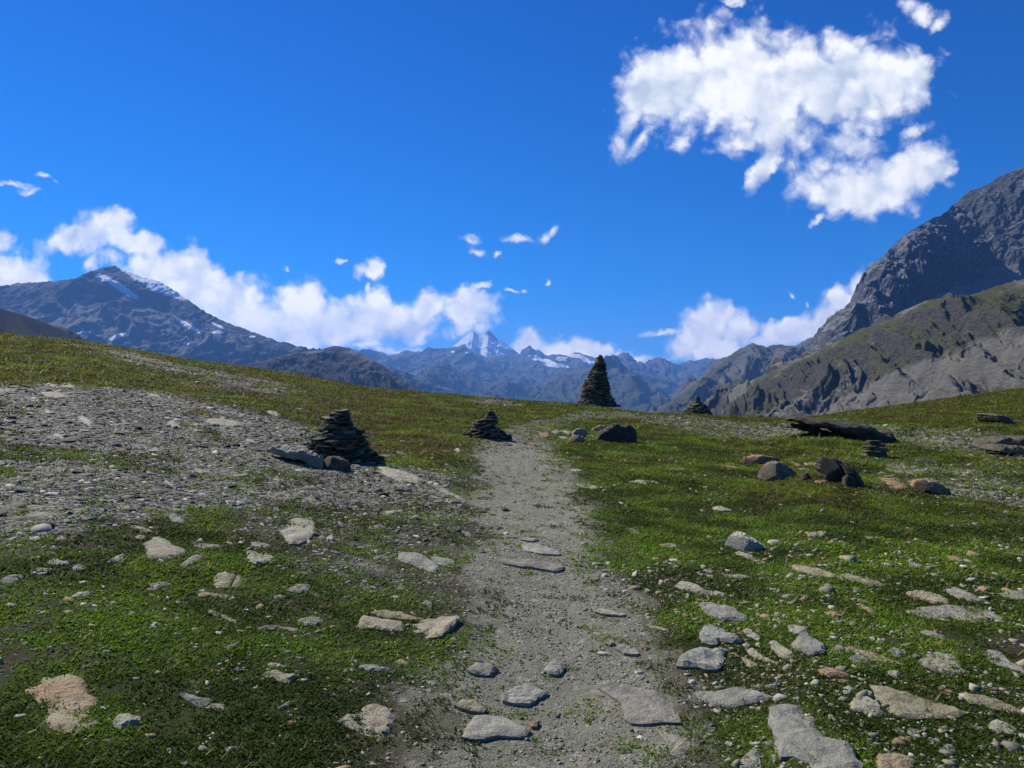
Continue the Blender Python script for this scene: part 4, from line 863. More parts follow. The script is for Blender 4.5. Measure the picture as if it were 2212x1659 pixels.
# ---------------------------------------------------------------- cairns
def block_geo(w, d, t, rng, n=9):
    an = np.sort(rng.uniform(0, 2 * math.pi, n)) * .35 + np.linspace(0, 2 * math.pi, n, endpoint=False) * .65
    ca, sa = np.cos(an), np.sin(an)
    k = 1 / np.maximum(np.abs(ca), np.abs(sa)) ** .6 * rng.uniform(.82, 1.08, n)
    x, y = ca * k * w / 2, sa * k * d / 2
    V = []
    for s, h in ((.9, -.5), (1.0, -.28), (1.03, .1), (.97, .38), (.86, .5)):
        V += [(x[i] * s, y[i] * s, h * t * (1 + .25 * rng.normal())) for i in range(n)]
    Fc = []
    for r in range(4):
        for i in range(n):
            j = (i + 1) % n
            Fc.append([r * n + i, r * n + j, (r + 1) * n + j, (r + 1) * n + i])
    Fc.append(list(range(n))[::-1]); Fc.append([4 * n + i for i in range(n)])
    return np.array(V), Fc
def cairn(label, base_px, base_py, unit, prof, key, slab, th, seed, back=.3, keep=96, gap=0.0, wide=1.0, rag=.12, tip=.1, rubble=(), squash=1.0):
    """prof: (height, left, right) in steps of `unit` picture fractions, measured on the ground's distance"""
    rng = np.random.RandomState(seed)
    b = ray(base_px, base_py)[0]
    Y = b[1] + back; u = unit / F * Y
    prof = np.array(prof, float) * u; prof[:, 0] *= squash
    w_ = (prof[:, 2] - prof[:, 1]) * (wide - 1) / 2; prof[:, 1] -= w_; prof[:, 2] += w_
    H = prof[-1, 0]
    root = bpy.data.objects.new('cairn', None); COL.objects.link(root); root.empty_display_size = .3
    X = (base_px - CX) / F * Y
    root.location = (X, Y, EYE + (CY - base_py) / F * Y)
    tag(root, label, 'cairn', 'stacked stone cairns along the pass')
    items = []; h = -.06 * (H > .5)
    while h < H:
        t = rng.uniform(*th) * (1 if h < .75 * H else .8)
        l, r = np.interp(h, prof[:, 0], prof[:, 1]), np.interp(h, prof[:, 0], prof[:, 2])
        cx, rad = (l + r) / 2, max((r - l) / 2, slab * .22)
        s0 = slab * rng.uniform(.6, 1.3)
        if rad < s0 * .75:
            items.append((cx, 0, h + t / 2, rad * 2.1, rad * 1.9, t * 1.05, rng.uniform(-.2, .2), 1))
        else:
            n = max(3, int(2 * math.pi * (rad - s0 * .3) / (s0 * .82)))
            ph = rng.uniform(0, 6.28)
            for i in range(n):
                an = ph + 2 * math.pi * i / n + rng.uniform(-.12, .12)
                dr = s0 * rng.uniform(.65, 1.3)
                rr = rad - dr / 2 + rng.normal() * s0 * rag
                hh = h + t / 2 + rng.uniform(-.6, .6) * t
                items.append((cx + rr * math.cos(an), rr * math.sin(an), hh, s0 * rng.uniform(.6, 1.6), dr, t * rng.uniform(.5, 1.35), an - math.pi / 2, -math.sin(an)))
            if rad > s0 * 1.1:
                items.append((cx, 0, h + t / 2, (rad - s0 * .4) * 1.7, (rad - s0 * .4) * 1.7, t * 1.2, 0, -2))
        h += t * (1 - gap) * .86
    for l_, r_, n_ in rubble:
        for _ in range(n_):
            x_ = rng.uniform(l_, r_) * u; y_ = rng.uniform(-.6, .5) * slab * 2
            s_ = slab * rng.uniform(.35, .9)
            z_ = float(ground(X + x_, Y + y_)) - (EYE + (CY - base_py) / F * Y) + rng.uniform(0, 1.6) * th[1]
            items.append((x_, y_, z_, s_, s_ * rng.uniform(.6, 1), th[1] * rng.uniform(.5, 1.1), rng.uniform(0, 3), -.5))
    order = sorted(range(len(items)), key=lambda i: -items[i][7])
    front = set(order[:keep])
    RV, RF, RC_ = [], [], []; off = 0
    for i, (x, y, z, w, d, t, rz, f) in enumerate(items):
        V, Fc = block_geo(w, d, t, rng)
        tx, ty = rng.normal(0, tip, 2)
        c, s = math.cos(rz), math.sin(rz)
        V = V @ np.array([[c, s, 0], [-s, c, 0], [0, 0, 1]])
        V[:, 2] += V[:, 0] * tx + V[:, 1] * ty
        shade = np.full(3, rng.choice([.6, .9, 1.2, 1.6, 2.4], p=[.25, .3, .2, .15, .1]) * rng.uniform(.85, 1.15)) * np.array([rng.uniform(.96, 1.1), 1, rng.uniform(.85, 1.0)])
        if i in front:
            o = make_mesh('stone', V, Fc, M_ROCK[key], parent=root, col=np.tile(shade, (len(V), 1)))
            o.location = (x, y, z)
        else:
            RV.append(V + np.array([x, y, z])); RF += [[q + off for q in f2] for f2 in Fc]; RC_.append(np.tile(shade, (len(V), 1))); off += len(V)
    if RV:
        o = make_mesh('stones', np.concatenate(RV), RF, M_ROCK[key], parent=root, col=np.concatenate(RC_))
        o['kind'] = 'stuff'
    return root
cairn('tallest cairn, a steep cone of dark flat stones on the crest right of the path', 1292, 875, .15, [(-50, -260, 300), (0, -245, 205), (30, -215, 180), (90, -195, 152), (150, -200, 125), (240, -180, 120), (330, -150, 105), (380, -122, 95), (460, -95, 92), (500, -75, 90),
    (560, -50, 88), (610, -28, 80), (650, -18, 66), (680, 0, 56), (705, 18, 50)], 'c', .36, (.04, .085), 41, back=.9, wide=1.36, rag=.09, tip=.09)
cairn('near cairn on the left gravel slope, its base on a grey ledge', 743, 994, .30, [(-30, -200, 320), (0, -220, 280), (40, -230, 235), (80, -255, 180), (130, -250, 168), (170, -220, 150), (210, -185, 125), (250, -160, 75), (265, -140, 60), (330, -130, 52), (350, -105, 48), (385, -65, 40)], 'c', .20, (.02, .05), 42, back=.35, wide=1.0, rag=.18, tip=.14, rubble=[(-320, -190, 12), (150, 280, 8)], squash=.9)
cairn('small ragged cairn at the left edge of the path, second from the left', 1056, 948, .30, [(-10, -170, 130), (0, -160, 105), (25, -150, 95), (55, -125, 80), (90, -118, 65), (110, -95, 62), (130, -50, 70), (155, -25, 55), (180, -10, 38), (198, 5, 28)], 'c', .30, (.03, .065), 43, back=.3, rag=.2, tip=.13, rubble=[(-170, -90, 8), (90, 150, 6)])
cairn('low wide cairn at the right end of the crest, below the far mountains', 1506, 893, .15, [(-15, -210, 215), (0, -190, 190), (35, -175, 180), (75, -135, 155), (110, -100, 130), (140, -60, 60), (175, -40, 45), (220, -25, 38), (250, -8, 12)], 'c', .24, (.045, .075), 44, back=.5)
def small_stack():
    rng = np.random.RandomState(5)
    b = ray(1889, 988)[0]; Y = b[1] + .2; u = .325 / F * Y
    root = bpy.data.objects.new('cairn', None); COL.objects.link(root)
    root.location = ((1889 - CX) / F * Y, Y, EYE + (CY - 988) / F * Y)
    tag(root, 'smallest cairn, a loose stack of a few dark flat slabs in the right grass', 'cairn', 'stacked stone cairns along the pass')
    for (l, r, z, t) in ((-85, 95, 8, 26), (-60, 80, 28, 18), (-78, 60, 44, 16), (-30, 82, 57, 18), (-72, 42, 72, 12), (-20, 68, 84, 16), (-55, 50, 97, 10), (-48, 35, 108, 10)):
        V, Fc = block_geo((r - l) * u, (r - l) * u * .8, t * u, rng, 11)
        o = make_mesh('stone', V, Fc, M_ROCK['c'], parent=root, col=np.tile(np.full(3, rng.uniform(.6, 1.2)), (len(V), 1)))
        o.location = ((l + r) / 2 * u, rng.uniform(-.03, .03), z * u)
        o.rotation_euler = (rng.normal() * .05, rng.normal() * .06, rng.uniform(-.3, .3))
small_stack()

# ---------------------------------------------------------------- loose chips, pebbles and turf
def scatter_points(n, rmin, rmax, rng, half=52):
    az = np.radians(rng.uniform(-half, half, n)); r = rmin * (rmax / rmin) ** rng.uniform(0, 1, n)
    return r * np.sin(az), r * np.cos(az), r
def tangent(x, y, e=.08):
    zx = (ground(x + e, y) - ground(x - e, y)) / (2 * e); zy = (ground(x, y + e) - ground(x, y - e)) / (2 * e)
    return zx, zy
def chips(name, label, cat, x, y, size, flat, rng, palette, kind='stuff'):
    """many small irregular flat stones in one mesh"""
    n = len(x); K = 6
    z = ground(x, y); zx, zy = tangent(x, y)
    an = rng.uniform(0, 2 * math.pi, (n, 1)) + np.linspace(0, 2 * math.pi, K, endpoint=False)[None] + rng.uniform(-.45, .45, (n, K))
    rad = rng.uniform(.5, 1.15, (n, K)) * size[:, None] / 2
    st = rng.uniform(1.0, 2.1, (n, 1)); rot = rng.normal(0, .6, (n, 1))
    lx, ly = np.cos(an) * rad * st ** .5, np.sin(an) * rad / st ** .5
    px = lx * np.cos(rot) - ly * np.sin(rot); py = lx * np.sin(rot) + ly * np.cos(rot)
    t = size * flat * rng.uniform(.6, 1.5, n)
    tx = zx + rng.normal(0, .24, n); ty = zy + rng.normal(0, .24, n)
    V = np.zeros((n, 2 * K, 3))
    for k, (s, h) in enumerate(((1.0, -.35), (.84, .85))):
        X, Yy = px * s, py * s
        V[:, k*K:(k+1)*K, 0] = x[:, None] + X; V[:, k*K:(k+1)*K, 1] = y[:, None] + Yy
        V[:, k*K:(k+1)*K, 2] = z[:, None] + h * t[:, None] * (1 if k == 0 else rng.uniform(.7, 1.25, (n, K))) + X * tx[:, None] + Yy * ty[:, None]
    tri = []
    for i in range(K):
        j = (i + 1) % K; tri += [(i, j, K + j), (i, K + j, K + i)]
    for i in range(1, K - 1): tri.append((K, K + i, K + i + 1))
    tri = np.array(tri)
    Fc = (tri[None] + (np.arange(n) * 2 * K)[:, None, None]).reshape(-1, 3)
    pal = np.array(palette); c = pal[rng.randint(0, len(pal), n)] * rng.uniform(.7, 1.2, (n, 1))
    o = make_mesh(name, V.reshape(-1, 3), Fc, M_CHIP, col=np.repeat(c, 2 * K, 0))
    return tag(o, label, cat, kind=kind)
def chip_material():
    m, w, b = new_mat('schist_chips', .85, .25)
    at = w.n('ShaderNodeAttribute', attribute_name='col')
    P = w.n('ShaderNodeNewGeometry').outputs['Position']
    w.put(b.inputs['Base Color'], w.mix(1.0, at.outputs['Color'], w.mix(w.noise(P, 30, 4, .6), (.66, .62, .52), (1.3, 1.25, 1.03)), 'MULTIPLY'))
    return m
M_CHIP = chip_material()
GREY = [(.10, .10, .088), (.16, .16, .145), (.24, .235, .215), (.07, .07, .062), (.40, .395, .37), (.17, .15, .115), (.13, .125, .11)]
TAN = [(.30, .28, .22), (.25, .24, .20), (.36, .34, .28), (.2, .19, .16), (.45, .44, .40), (.28, .21, .13)]
def build_scatter():
    rng = np.random.RandomState(11)
    # chips on the gravel slope, larger among smaller
    x, y, r = scatter_points(int(1080000 * DENS), 2.2, 45, rng)
    g, p, gr = covers(x, y)
    size = .0055 * r ** .75 * np.exp(rng.normal(0, .5, len(x))) * .58 * np.where(rng.uniform(size=len(x)) < .03, 3.0, 1.0)
    clus = sstep(-.5, .35, fbm(x / .9, y / .9, 80.1, 4))
    keep = (rng.uniform(size=len(x)) < g * (.4 + .6 * clus))
    chips('gravel', 'loose grey schist chips covering the left slope', 'gravel', x[keep], y[keep], np.clip(size[keep] * 1.35, .008, .20), .10, rng, GREY)
    keep = (rng.uniform(size=len(x)) < p * (.16 + .3 * (r < 7)) * (1 + 1.2 * sstep(-.1, .5, fbm(x / .6, y / .6, 70.1, 3)))) & ~keep
    chips('grit', 'fine gravel trodden into the path', 'gravel', x[keep], y[keep], np.clip(size[keep] * .62, .004, .03), .2, rng, [(.17, .17, .15), (.24, .235, .21), (.13, .13, .115), (.34, .335, .30)])
    x, y, r = scatter_points(int(185000 * DENS), 2.2, 40, rng)
    g, p, gr = covers(x, y)
    patch = sstep(.0, .5, fbm(x / 1.3, y / 1.3, 50.5, 4) + .35 * (x > .9) * (y < 6) + .1)
    keep = (rng.uniform(size=len(x)) < (1 - g) * (1 - p) * (.06 + .5 * patch * (.35 + .65 * (x > .6))) * (1 - .75 * sstep(5.5, 9, y) * (x > 0)) * (1 - .6 * sstep(12, 16, r)))
    size = np.clip(.0042 * r ** .78 * np.exp(rng.normal(0, .62, len(x))), .004, .09)
    size = size * np.where((rng.uniform(size=len(x)) < .05) & (x > .7) & (y < 7.5), 1.7, 1.0)
    chips('pebbles', 'small pale stones strewn through the turf', 'pebbles', x[keep], y[keep], size[keep], .18, rng, TAN)
    # turf: small leaf clumps
    x, y, r = scatter_points(int(510000 * DENS), 2.2, 95, rng)
    g, p, gr = covers(x, y)
    fine = fbm(x / .22, y / .22, 9.9, 3)
    keep = rng.uniform(size=len(x)) < np.clip(gr * 1.35 - .08 + .6 * fine * (r < 12), 0, 1)
    x, y, r, gr = x[keep], y[keep], r[keep], gr[keep]
    n = len(x); z = ground(x, y)
    B = 4
    hgt = .0040 * r ** .76 * rng.uniform(.7, 1.7, n)
    tall = (rng.uniform(size=n) < .035) & (fbm(x / .7, y / .7, 91.0, 3) > 0)
    hgt = hgt * np.where(tall, 2.6, 1.0)
    an = rng.uniform(0, 6.28, (n, B)); out = rng.uniform(.5, 1.5, (n, B)) * hgt[:, None]
    bx, by = x[:, None] + rng.normal(0, .7, (n, B)) * hgt[:, None], y[:, None] + rng.normal(0, .7, (n, B)) * hgt[:, None]
    wd = hgt[:, None] * rng.uniform(.25, .48, (n, B)) * np.where(tall, .3, 1.0)[:, None]
    V = np.zeros((n, B, 3, 3))
    V[..., 0, 0] = bx - np.sin(an) * wd; V[..., 0, 1] = by + np.cos(an) * wd; V[..., 0, 2] = z[:, None] - .002
    V[..., 1, 0] = bx + np.sin(an) * wd; V[..., 1, 1] = by - np.cos(an) * wd; V[..., 1, 2] = z[:, None] - .002
    V[..., 2, 0] = bx + np.cos(an) * out; V[..., 2, 1] = by + np.sin(an) * out; V[..., 2, 2] = z[:, None] + hgt[:, None] * rng.uniform(.35, 1.0, (n, B))
    near = fbm(x / 4, y / 4, 30.1, 3)
    warm = np.clip(sstep(6.0, 14, r + 4 * near) * (0.5 + 0.65 * sstep(2, -3, x) + .4 * sstep(20, 40, r)), 0, 1)[:, None]
    hue = rng.uniform(size=(n, 1)); big_ = sstep(-.4, .5, fbm(x / .8, y / .8, 3.3, 4))[:, None]
    c0 = np.array([[.072, .125, .009]]) * (1 - hue) + np.array([[.135, .185, .014]]) * hue
    c0 = c0 * (.45 + 1.0 * big_)
    or_ = sstep(-.02, .35, fbm(x / 3.0, y / 1.6, 6.1, 5))[:, None]
    c1 = np.array([[.085, .100, .016]]) * (1 - hue) + np.array([[.13, .135, .020]]) * hue
    bright = sstep(.12, .45, fbm(x / 3.4, y / 2.2, 26.1, 3))[:, None]
    brown = sstep(.02, .4, fbm(x / 2.5, y / 1.9, 46.1, 5))[:, None]
    c1 = c1 * (1 - bright) + np.array([[.15, .20, .012]]) * bright
    c1 = c1 * (1 - .75 * brown) + np.array([[.07, .055, .022]]) * .75 * brown
    c1 = c1 * (1 - or_ * hue) + np.array([[.18, .085, .020]]) * or_ * hue
    c1 = c1 * (.6 + .6 * big_)
    c = c0 * (1 - warm) + c1 * warm
    c = np.where(tall[:, None] & (hue > .4), np.array([[.22, .19, .07]]), c)
    lit = rng.uniform(.75, 1.3, (n, 1))
    o = make_mesh('grass', V.reshape(-1, 3), np.arange(n * B * 3).reshape(-1, 3), M_LEAF, col=np.repeat(c * lit, B * 3, 0))
    tag(o, 'short green alpine turf', 'grass', kind='stuff')
    print('turf clumps', n)
def leaf_material():
    m, w, b = new_mat('turf_leaves', .7, .2)
    at = w.n('ShaderNodeAttribute', attribute_name='col')
    w.put(b.inputs['Base Color'], at.outputs['Color'])
    tr = w.n('ShaderNodeBsdfTranslucent'); w.put(tr.inputs[0], w.mix(1.0, at.outputs['Color'], (1.3, 1.5, .6), 'MULTIPLY'))
    mx = w.n('ShaderNodeMixShader'); mx.inputs[0].default_value = .35
    w.put(mx.inputs[1], b.outputs[0]); w.put(mx.inputs[2], tr.outputs[0])
    w.put(w.t.nodes['Material Output'].inputs['Surface'], mx.outputs[0])
    return m
M_LEAF = leaf_material()
build_scatter()

# ---------------------------------------------------------------- yellow flowers
def flowers():
    m, w, b = new_mat('yellow_petals', .6, .2); b.inputs['Base Color'].default_value = (.75, .42, .01, 1)
    ms, w2, b2 = new_mat('flower_stem', .7, .2); b2.inputs['Base Color'].default_value = (.05, .09, .02, 1)
    spots = fr('C', [(296, 1308), (495, 1310), (557, 1190), (513, 1150), (1453, 1378), (1485, 1355), (1690, 1408), (1680, 1415), (1720, 1395), (2020, 1425), (2010, 1422), (1652, 1518), (1925, 1322), (1640, 1390), (545, 1325), (393, 1290), (2028, 1430)])
    spots += fr('T', [(1287, 273), (240, 425), (395, 385), (220, 335), (655, 410), (50, 370), (1338, 370), (2178, 440), (310, 410), (930, 340)])
    proto = None
    for i, (px, py) in enumerate(spots):
        p = ray(px, py + 3)[0]
        if proto is None:
            root = bpy.data.objects.new('flower', None); COL.objects.link(root)
            st = make_mesh('stem', [(.0015, 0, 0), (-.0008, .0013, 0), (-.0008, -.0013, 0), (.001, 0, .05), (-.0005, .0009, .05), (-.0005, -.0009, .05)], [[0, 1, 4, 3], [1, 2, 5, 4], [2, 0, 3, 5]], ms, parent=root)
            V, Fc = [(0, 0, .048)], []
            for k in range(12):
                an = k * math.pi / 6
                for rr, da, zz in ((.009, -.2, .052), (.021, -.13, .058), (.024, 0, .060), (.021, .13, .058), (.009, .2, .052)):
                    V.append((rr * math.cos(an + da), rr * math.sin(an + da), zz))
                Fc.append([0] + [1 + 5 * k + q for q in range(5)])
            for k in range(8): V.append((.007 * math.cos(k * .785), .007 * math.sin(k * .785), .061))
            Fc.append([61 + k for k in range(8)])
            pe = make_mesh('petals', V, Fc, m, parent=root)
            proto = (root, st, pe); r = root
        else:
            r = proto[0].copy(); COL.objects.link(r)
            for ch in proto[1:]:
                c = ch.copy(); COL.objects.link(c); c.parent = r
        r.location = tuple(p); r.rotation_euler = (.5, .1 * (i % 3), i * 1.3)
        tag(r, 'tiny yellow flower dotted in the short grass', 'flower', 'yellow flowers dotted in the grass')
flowers()
# ---------------------------------------------------------------- mountains
TURF_LO = .42
def mountain_material(name, rock_lo, rock_hi, scree, grass, snow_z=None, grass_amt=0.5, size=1.0, streak=.3, rt=.52):
    m, w, b = new_mat(name, .95, .1)
    g = w.n('ShaderNodeNewGeometry')
    P = w.v('SCALE', g.outputs['Position']); P.node.inputs['Scale'].default_value = 1.0 / size
    nz = w.n('ShaderNodeSeparateXYZ'); w.put(nz.inputs[0], g.outputs['Normal'])
    slope = nz.outputs[2]
    A = lambda k: w.n('ShaderNodeAttribute', attribute_name=k).outputs['Fac']
    n1 = w.noise(P, 6, 8, .65); n2 = w.noise(w.v('MULTIPLY', P, (1, 1, 3.5)), 14, 8, .7, .5); n3 = w.noise(P, 2.0, 6, .6)
    rock = w.mix(w.ramp(n2, .32, .68), rock_lo, rock_hi)
    rock = w.mix(w.ramp(n1, .52, .66, 0, streak), rock, tuple(min(1, x * 1.7) for x in rock_hi))
    scr = w.mix(w.ramp(n1, .35, .65), tuple(x * .75 for x in scree), scree)
    gr = w.mix(w.ramp(n2, .35, .65), tuple(x * .7 for x in grass), tuple(x * 1.25 for x in grass))
    soft = w.m('ADD', slope, w.m('MULTIPLY', w.m('SUBTRACT', n1, .5), .55))
    c = w.mix(w.ramp(soft, rt, rt + .2), rock, scr)
    gm = w.m('MULTIPLY', w.ramp(soft, TURF_LO, TURF_LO + .2), w.ramp(w.m('ADD', w.m('MULTIPLY', w.m('SUBTRACT', n3, .5), 2.2), A('turf')), .35, .65))
    c = w.mix(gm, c, gr)
    c = w.mix(w.ramp(w.m('ADD', A('scree'), w.m('MULTIPLY', w.m('SUBTRACT', n1, .5), .5)), .4, .6), c, scr)
    sn = w.m('ADD', A('snow'), w.m('MULTIPLY', w.m('SUBTRACT', w.noise(P, 9, 8, .7), .5), .7))
    c = w.mix(w.ramp(sn, .48, .58), c, (.9, .92, .95))
    w.put(b.inputs['Base Color'], c)
    bp = w.n('ShaderNodeBump'); w.put(bp.inputs['Height'], w.m('ADD', n2, w.m('MULTIPLY', w.noise(P, 40, 6, .7), .5))); bp.inputs['Strength'].default_value = .8; bp.inputs['Distance'].default_value = size * .05
    w.put(b.inputs['Normal'], bp.outputs[0])
    return m
def mountain(name, ridge, mat, front, back, base_z, prof=1.15, seed=0, gully=(200, 60), rough=(120, 25), jag=2.0, ns=500, nt=150, dirx=0.0,
             snow=None, turf=None, scree=None, gdir=1.0, detail=1.0):
    """a ridge line at its real distance with a front and a back flank; gully=(spacing, depth), rough=(size, height) in metres"""
    rng = np.random.RandomState(seed)
    R = np.array(ridge, float)
    px = np.linspace(R[0, 0], R[-1, 0], ns)
    py = np.interp(px, R[:, 0], R[:, 1]); Y = np.interp(px, R[:, 0], R[:, 2])
    o = rng.uniform(0, 80, 6)
    py = py - jag * (ridged(px / 14 + o[0], o[1], .5, 4) - .45) * 1.6
    X = (px - CX) / F * Y; Z = EYE + (CY - py) / F * Y
    s = np.concatenate([[0], np.cumsum(np.hypot(np.diff(X), np.diff(Y)))])
    fr_ = np.linspace(0, 1, nt) ** 1.15; bk = -np.linspace(0, 1, nt // 4)[1:][::-1]
    T = np.concatenate([bk, fr_])
    S, TT = np.meshgrid(np.arange(ns), T, indexing='ij')
    a = np.abs(TT)
    W = np.where(TT >= 0, front if np.isscalar(front) else np.interp(px, *zip(*front))[:, None], back)
    dist = a * W
    bz = base_z if np.isscalar(base_z) else np.interp(px, *zip(*base_z))[:, None]
    Zr = Z[:, None]
    h = bz + (Zr - bz) * (1 - a) ** prof
    Yv = Y[:, None] - np.sign(TT) * dist
    Xv = X[:, None] + np.where(TT >= 0, dirx, 0) * dist
    ss = s[:, None] + 0 * TT
    # gullies running down the flank
    gl, gd = gully
    wv = fbm(ss / (gl * 2.5) + o[2], dist / (gl * 2.5), o[3], 3)
    sl_ = (ss + gdir * dist * .0 + wv * gl * .9) / gl
    rg = ridged(sl_ + o[4], dist / (gl * 5), o[5], 5, .55)
    env = np.clip(a * 7, 0, 1) * np.clip((1 - a) * 5, .15, 1)
    dz = gd * (rg - .35) * env
    rs, rh = rough
    dz = dz + rh * fbm(Xv / rs + o[0], Yv / rs, h / rs, 7, .55) * np.clip(a * 9, .12, 1)
    cl = ridged(Xv / rs * 1.7, Yv / rs * 1.7 + o[1], h / rs * 1.4, 6, .6) - .3
    Yv = Yv - cl * rh * 1.1 * np.clip(a * 9, .06, 1)
    h = h + dz
    # ledges
    lg = rh * .5 * detail
    h = h + lg * np.sin((h + 1.5 * rh * fbm(Xv / rs / 2, Yv / rs / 2, 3.0, 3)) / (rh * 1.6)) * .35 * np.clip(a * 9, .0, 1)
    V = np.stack([Xv, Yv, h], -1).reshape(-1, 3)
    nT = len(T)
    i, j = np.meshgrid(np.arange(ns - 1), np.arange(nT - 1), indexing='ij')
    q = np.stack([i * nT + j, i * nT + j + 1, (i + 1) * nT + j + 1, (i + 1) * nT + j], -1).reshape(-1, 4)
    vx, vy = to_px(V[:, 0], np.maximum(V[:, 1], 1), V[:, 2])
    def mask(lst, base=0.0):
        mk = np.full(len(V), base)
        for e in lst or []:
            if callable(e): mk = np.maximum(mk, e(vx, vy, V)); continue
            cx, cy, rx, ry, rot = e
            c, s2 = math.cos(math.radians(rot)), math.sin(math.radians(rot))
            dx, dy = vx - cx, -(vy - cy)
            qd = np.hypot((dx * c + dy * s2) / rx, (-dx * s2 + dy * c) / ry)
            mk = np.maximum(mk, 1 - .5 * qd)
        return np.clip(mk, 0, 1) * (np.repeat(T[None], ns, 0).ravel() > -.02)
    ob = make_mesh(name, V, q, mat, smooth=False, attrs={'snow': mask(snow), 'turf': mask(turf), 'scree': mask(scree)})
    return tag(ob, kind='structure')
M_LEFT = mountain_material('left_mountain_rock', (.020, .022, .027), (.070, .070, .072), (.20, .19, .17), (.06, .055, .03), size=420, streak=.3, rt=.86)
M_FAR = mountain_material('far_range_rock', (.05, .052, .052), (.13, .125, .115), (.15, .14, .12), (.085, .085, .045), size=900, streak=.4, rt=.62)
M_HILL_SHADE = mountain_material('hill_rock_painted_shade', (.012, .013, .016), (.03, .03, .032), (.035, .035, .035), (.03, .03, .02), size=200, streak=.1)  # the hill's shade is put into its rock, scree and turf colours
M_CLIFF = mountain_material('cliff_rock', (.05, .05, .05), (.15, .148, .14), (.27, .26, .24), (.07, .07, .035), size=170, streak=.5)
M_SLOPE = mountain_material('right_slope_rock', (.035, .030, .024), (.105, .094, .074), (.20, .186, .145), (.082, .082, .024), size=110, streak=.3)
M_MID = mountain_material('mid_mountain_rock', (.06, .058, .052), (.16, .15, .13), (.17, .16, .125), (.09, .09, .045), size=420, streak=.4)

mountain('left_mountain', [(-420, 760, 4200), (-200, 690, 4200), (-100, 662, 4200), (0, 636, 4200), (38, 613, 4200), (90, 611, 4200), (130, 606, 4200), (165, 603, 4250), (200, 594, 4250), (220, 589, 4250), (229, 582, 4250), (238, 576, 4250), (247, 573, 4250), (262, 584, 4250), (300, 596, 4250), (350, 612, 4250),
    (385, 634, 4250), (420, 661, 4200), (450, 678, 4200), (490, 697, 4200), (540, 716, 4200), (595, 736, 4200), (651, 748, 4300), (693, 754, 4400), (760, 768, 4600), (860, 800, 4800), (1000, 850, 5000)], M_LEFT, 2300, 1500, -262, 1.25, 3, (420, 95), (330, 48), 2.8, 760, 260,
    snow=[(318, 598, 80, 20, -29), (350, 612, 60, 17, -30), (375, 628, 40, 10, -32), (262, 622, 48, 8, -33), (222, 600, 18, 8, -20), (405, 702, 36, 5, -32), (470, 703, 16, 3, -25), (252, 728, 22, 5, 25), (273, 741, 12, 4, 10), (178, 718, 16, 2.5, 5), (200, 719, 8, 2, 0), (405, 742, 16, 3.5, 0), (470, 718, 14, 4, 0), (545, 727, 8, 2, 0)],
    turf=[(500, 800, 260, 45, -8)], scree=[(300, 715, 230, 45, -8), (160, 660, 35, 14, 0), (330, 690, 60, 20, -20)])
mountain('foothill', [(430, 805, 2300), (520, 790, 2350), (580, 778, 2400), (640, 765, 2450), (680, 757, 2500), (719, 747, 2500), (735, 747, 2500), (754, 751, 2500), (778, 762, 2450), (800, 775, 2400), (824, 789, 2350), (859, 813, 2300), (918, 847, 2200), (980, 885, 2200)], M_LEFT, 1100, 700, -262, 1.15, 8, (260, 60), (200, 34), 1.2, 360, 150,
    turf=[(700, 830, 300, 45, -8)])
mountain('dark_hill', [(-500, 560, 700), (-200, 630, 800), (-60, 655, 900), (0, 667, 980), (50, 680, 1060), (100, 697, 1150), (140, 716, 1230), (172, 735, 1300), (230, 765, 1420), (300, 800, 1600)], M_HILL_SHADE, 520, 300, -262, 1.0, 12, (150, 10), (120, 5), .6, 260, 110, dirx=.9)
mountain('brown_hill', [(60, 700, 1500), (130, 706, 1500), (150, 713, 1500), (170, 724, 1500), (192, 740, 1500), (260, 775, 1500), (330, 800, 1500)], M_SLOPE, 700, 400, -262, 1.0, 14, (160, 16), (120, 8), .8, 200, 90, turf=[(150, 720, 300, 60, 0)])
mountain('snow_peak', [(900, 800, 12500), (940, 782, 12500), (971, 756, 12500), (985, 744, 12500), (995, 735, 12500), (1008, 725, 12500), (1016, 718, 12500), (1023, 714, 12500), (1034, 724, 12500), (1044, 725, 12500), (1055, 713, 12500), (1064, 722, 12500), (1076, 733, 12500), (1090, 742, 12500), (1105, 752, 12500), (1125, 768, 12500), (1160, 790, 12500)], M_FAR, 3200, 1500, -262, 1.5, 21, (600, 70), (420, 70), 1.4, 260, 130,
    snow=[(1022, 750, 90, 34, -8), (1000, 742, 40, 20, 0), (1050, 764, 90, 22, -12), (1046, 738, 40, 16, -30), (1020, 726, 13, 7, 0), (1085, 752, 22, 8, -35)])
mountain('small_peak', [(1100, 790, 12500), (1122, 765, 12500), (1128, 755, 12500), (1136, 750, 12500), (1144, 746, 12500), (1152, 752, 12500), (1165, 756, 12500), (1176, 765, 12500), (1195, 775, 12500), (1240, 800, 12500)], M_FAR, 2300, 1300, -262, 1.4, 22, (400, 130), (340, 100), 2.2, 200, 90, snow=[(1150, 770, 16, 5, 0)])
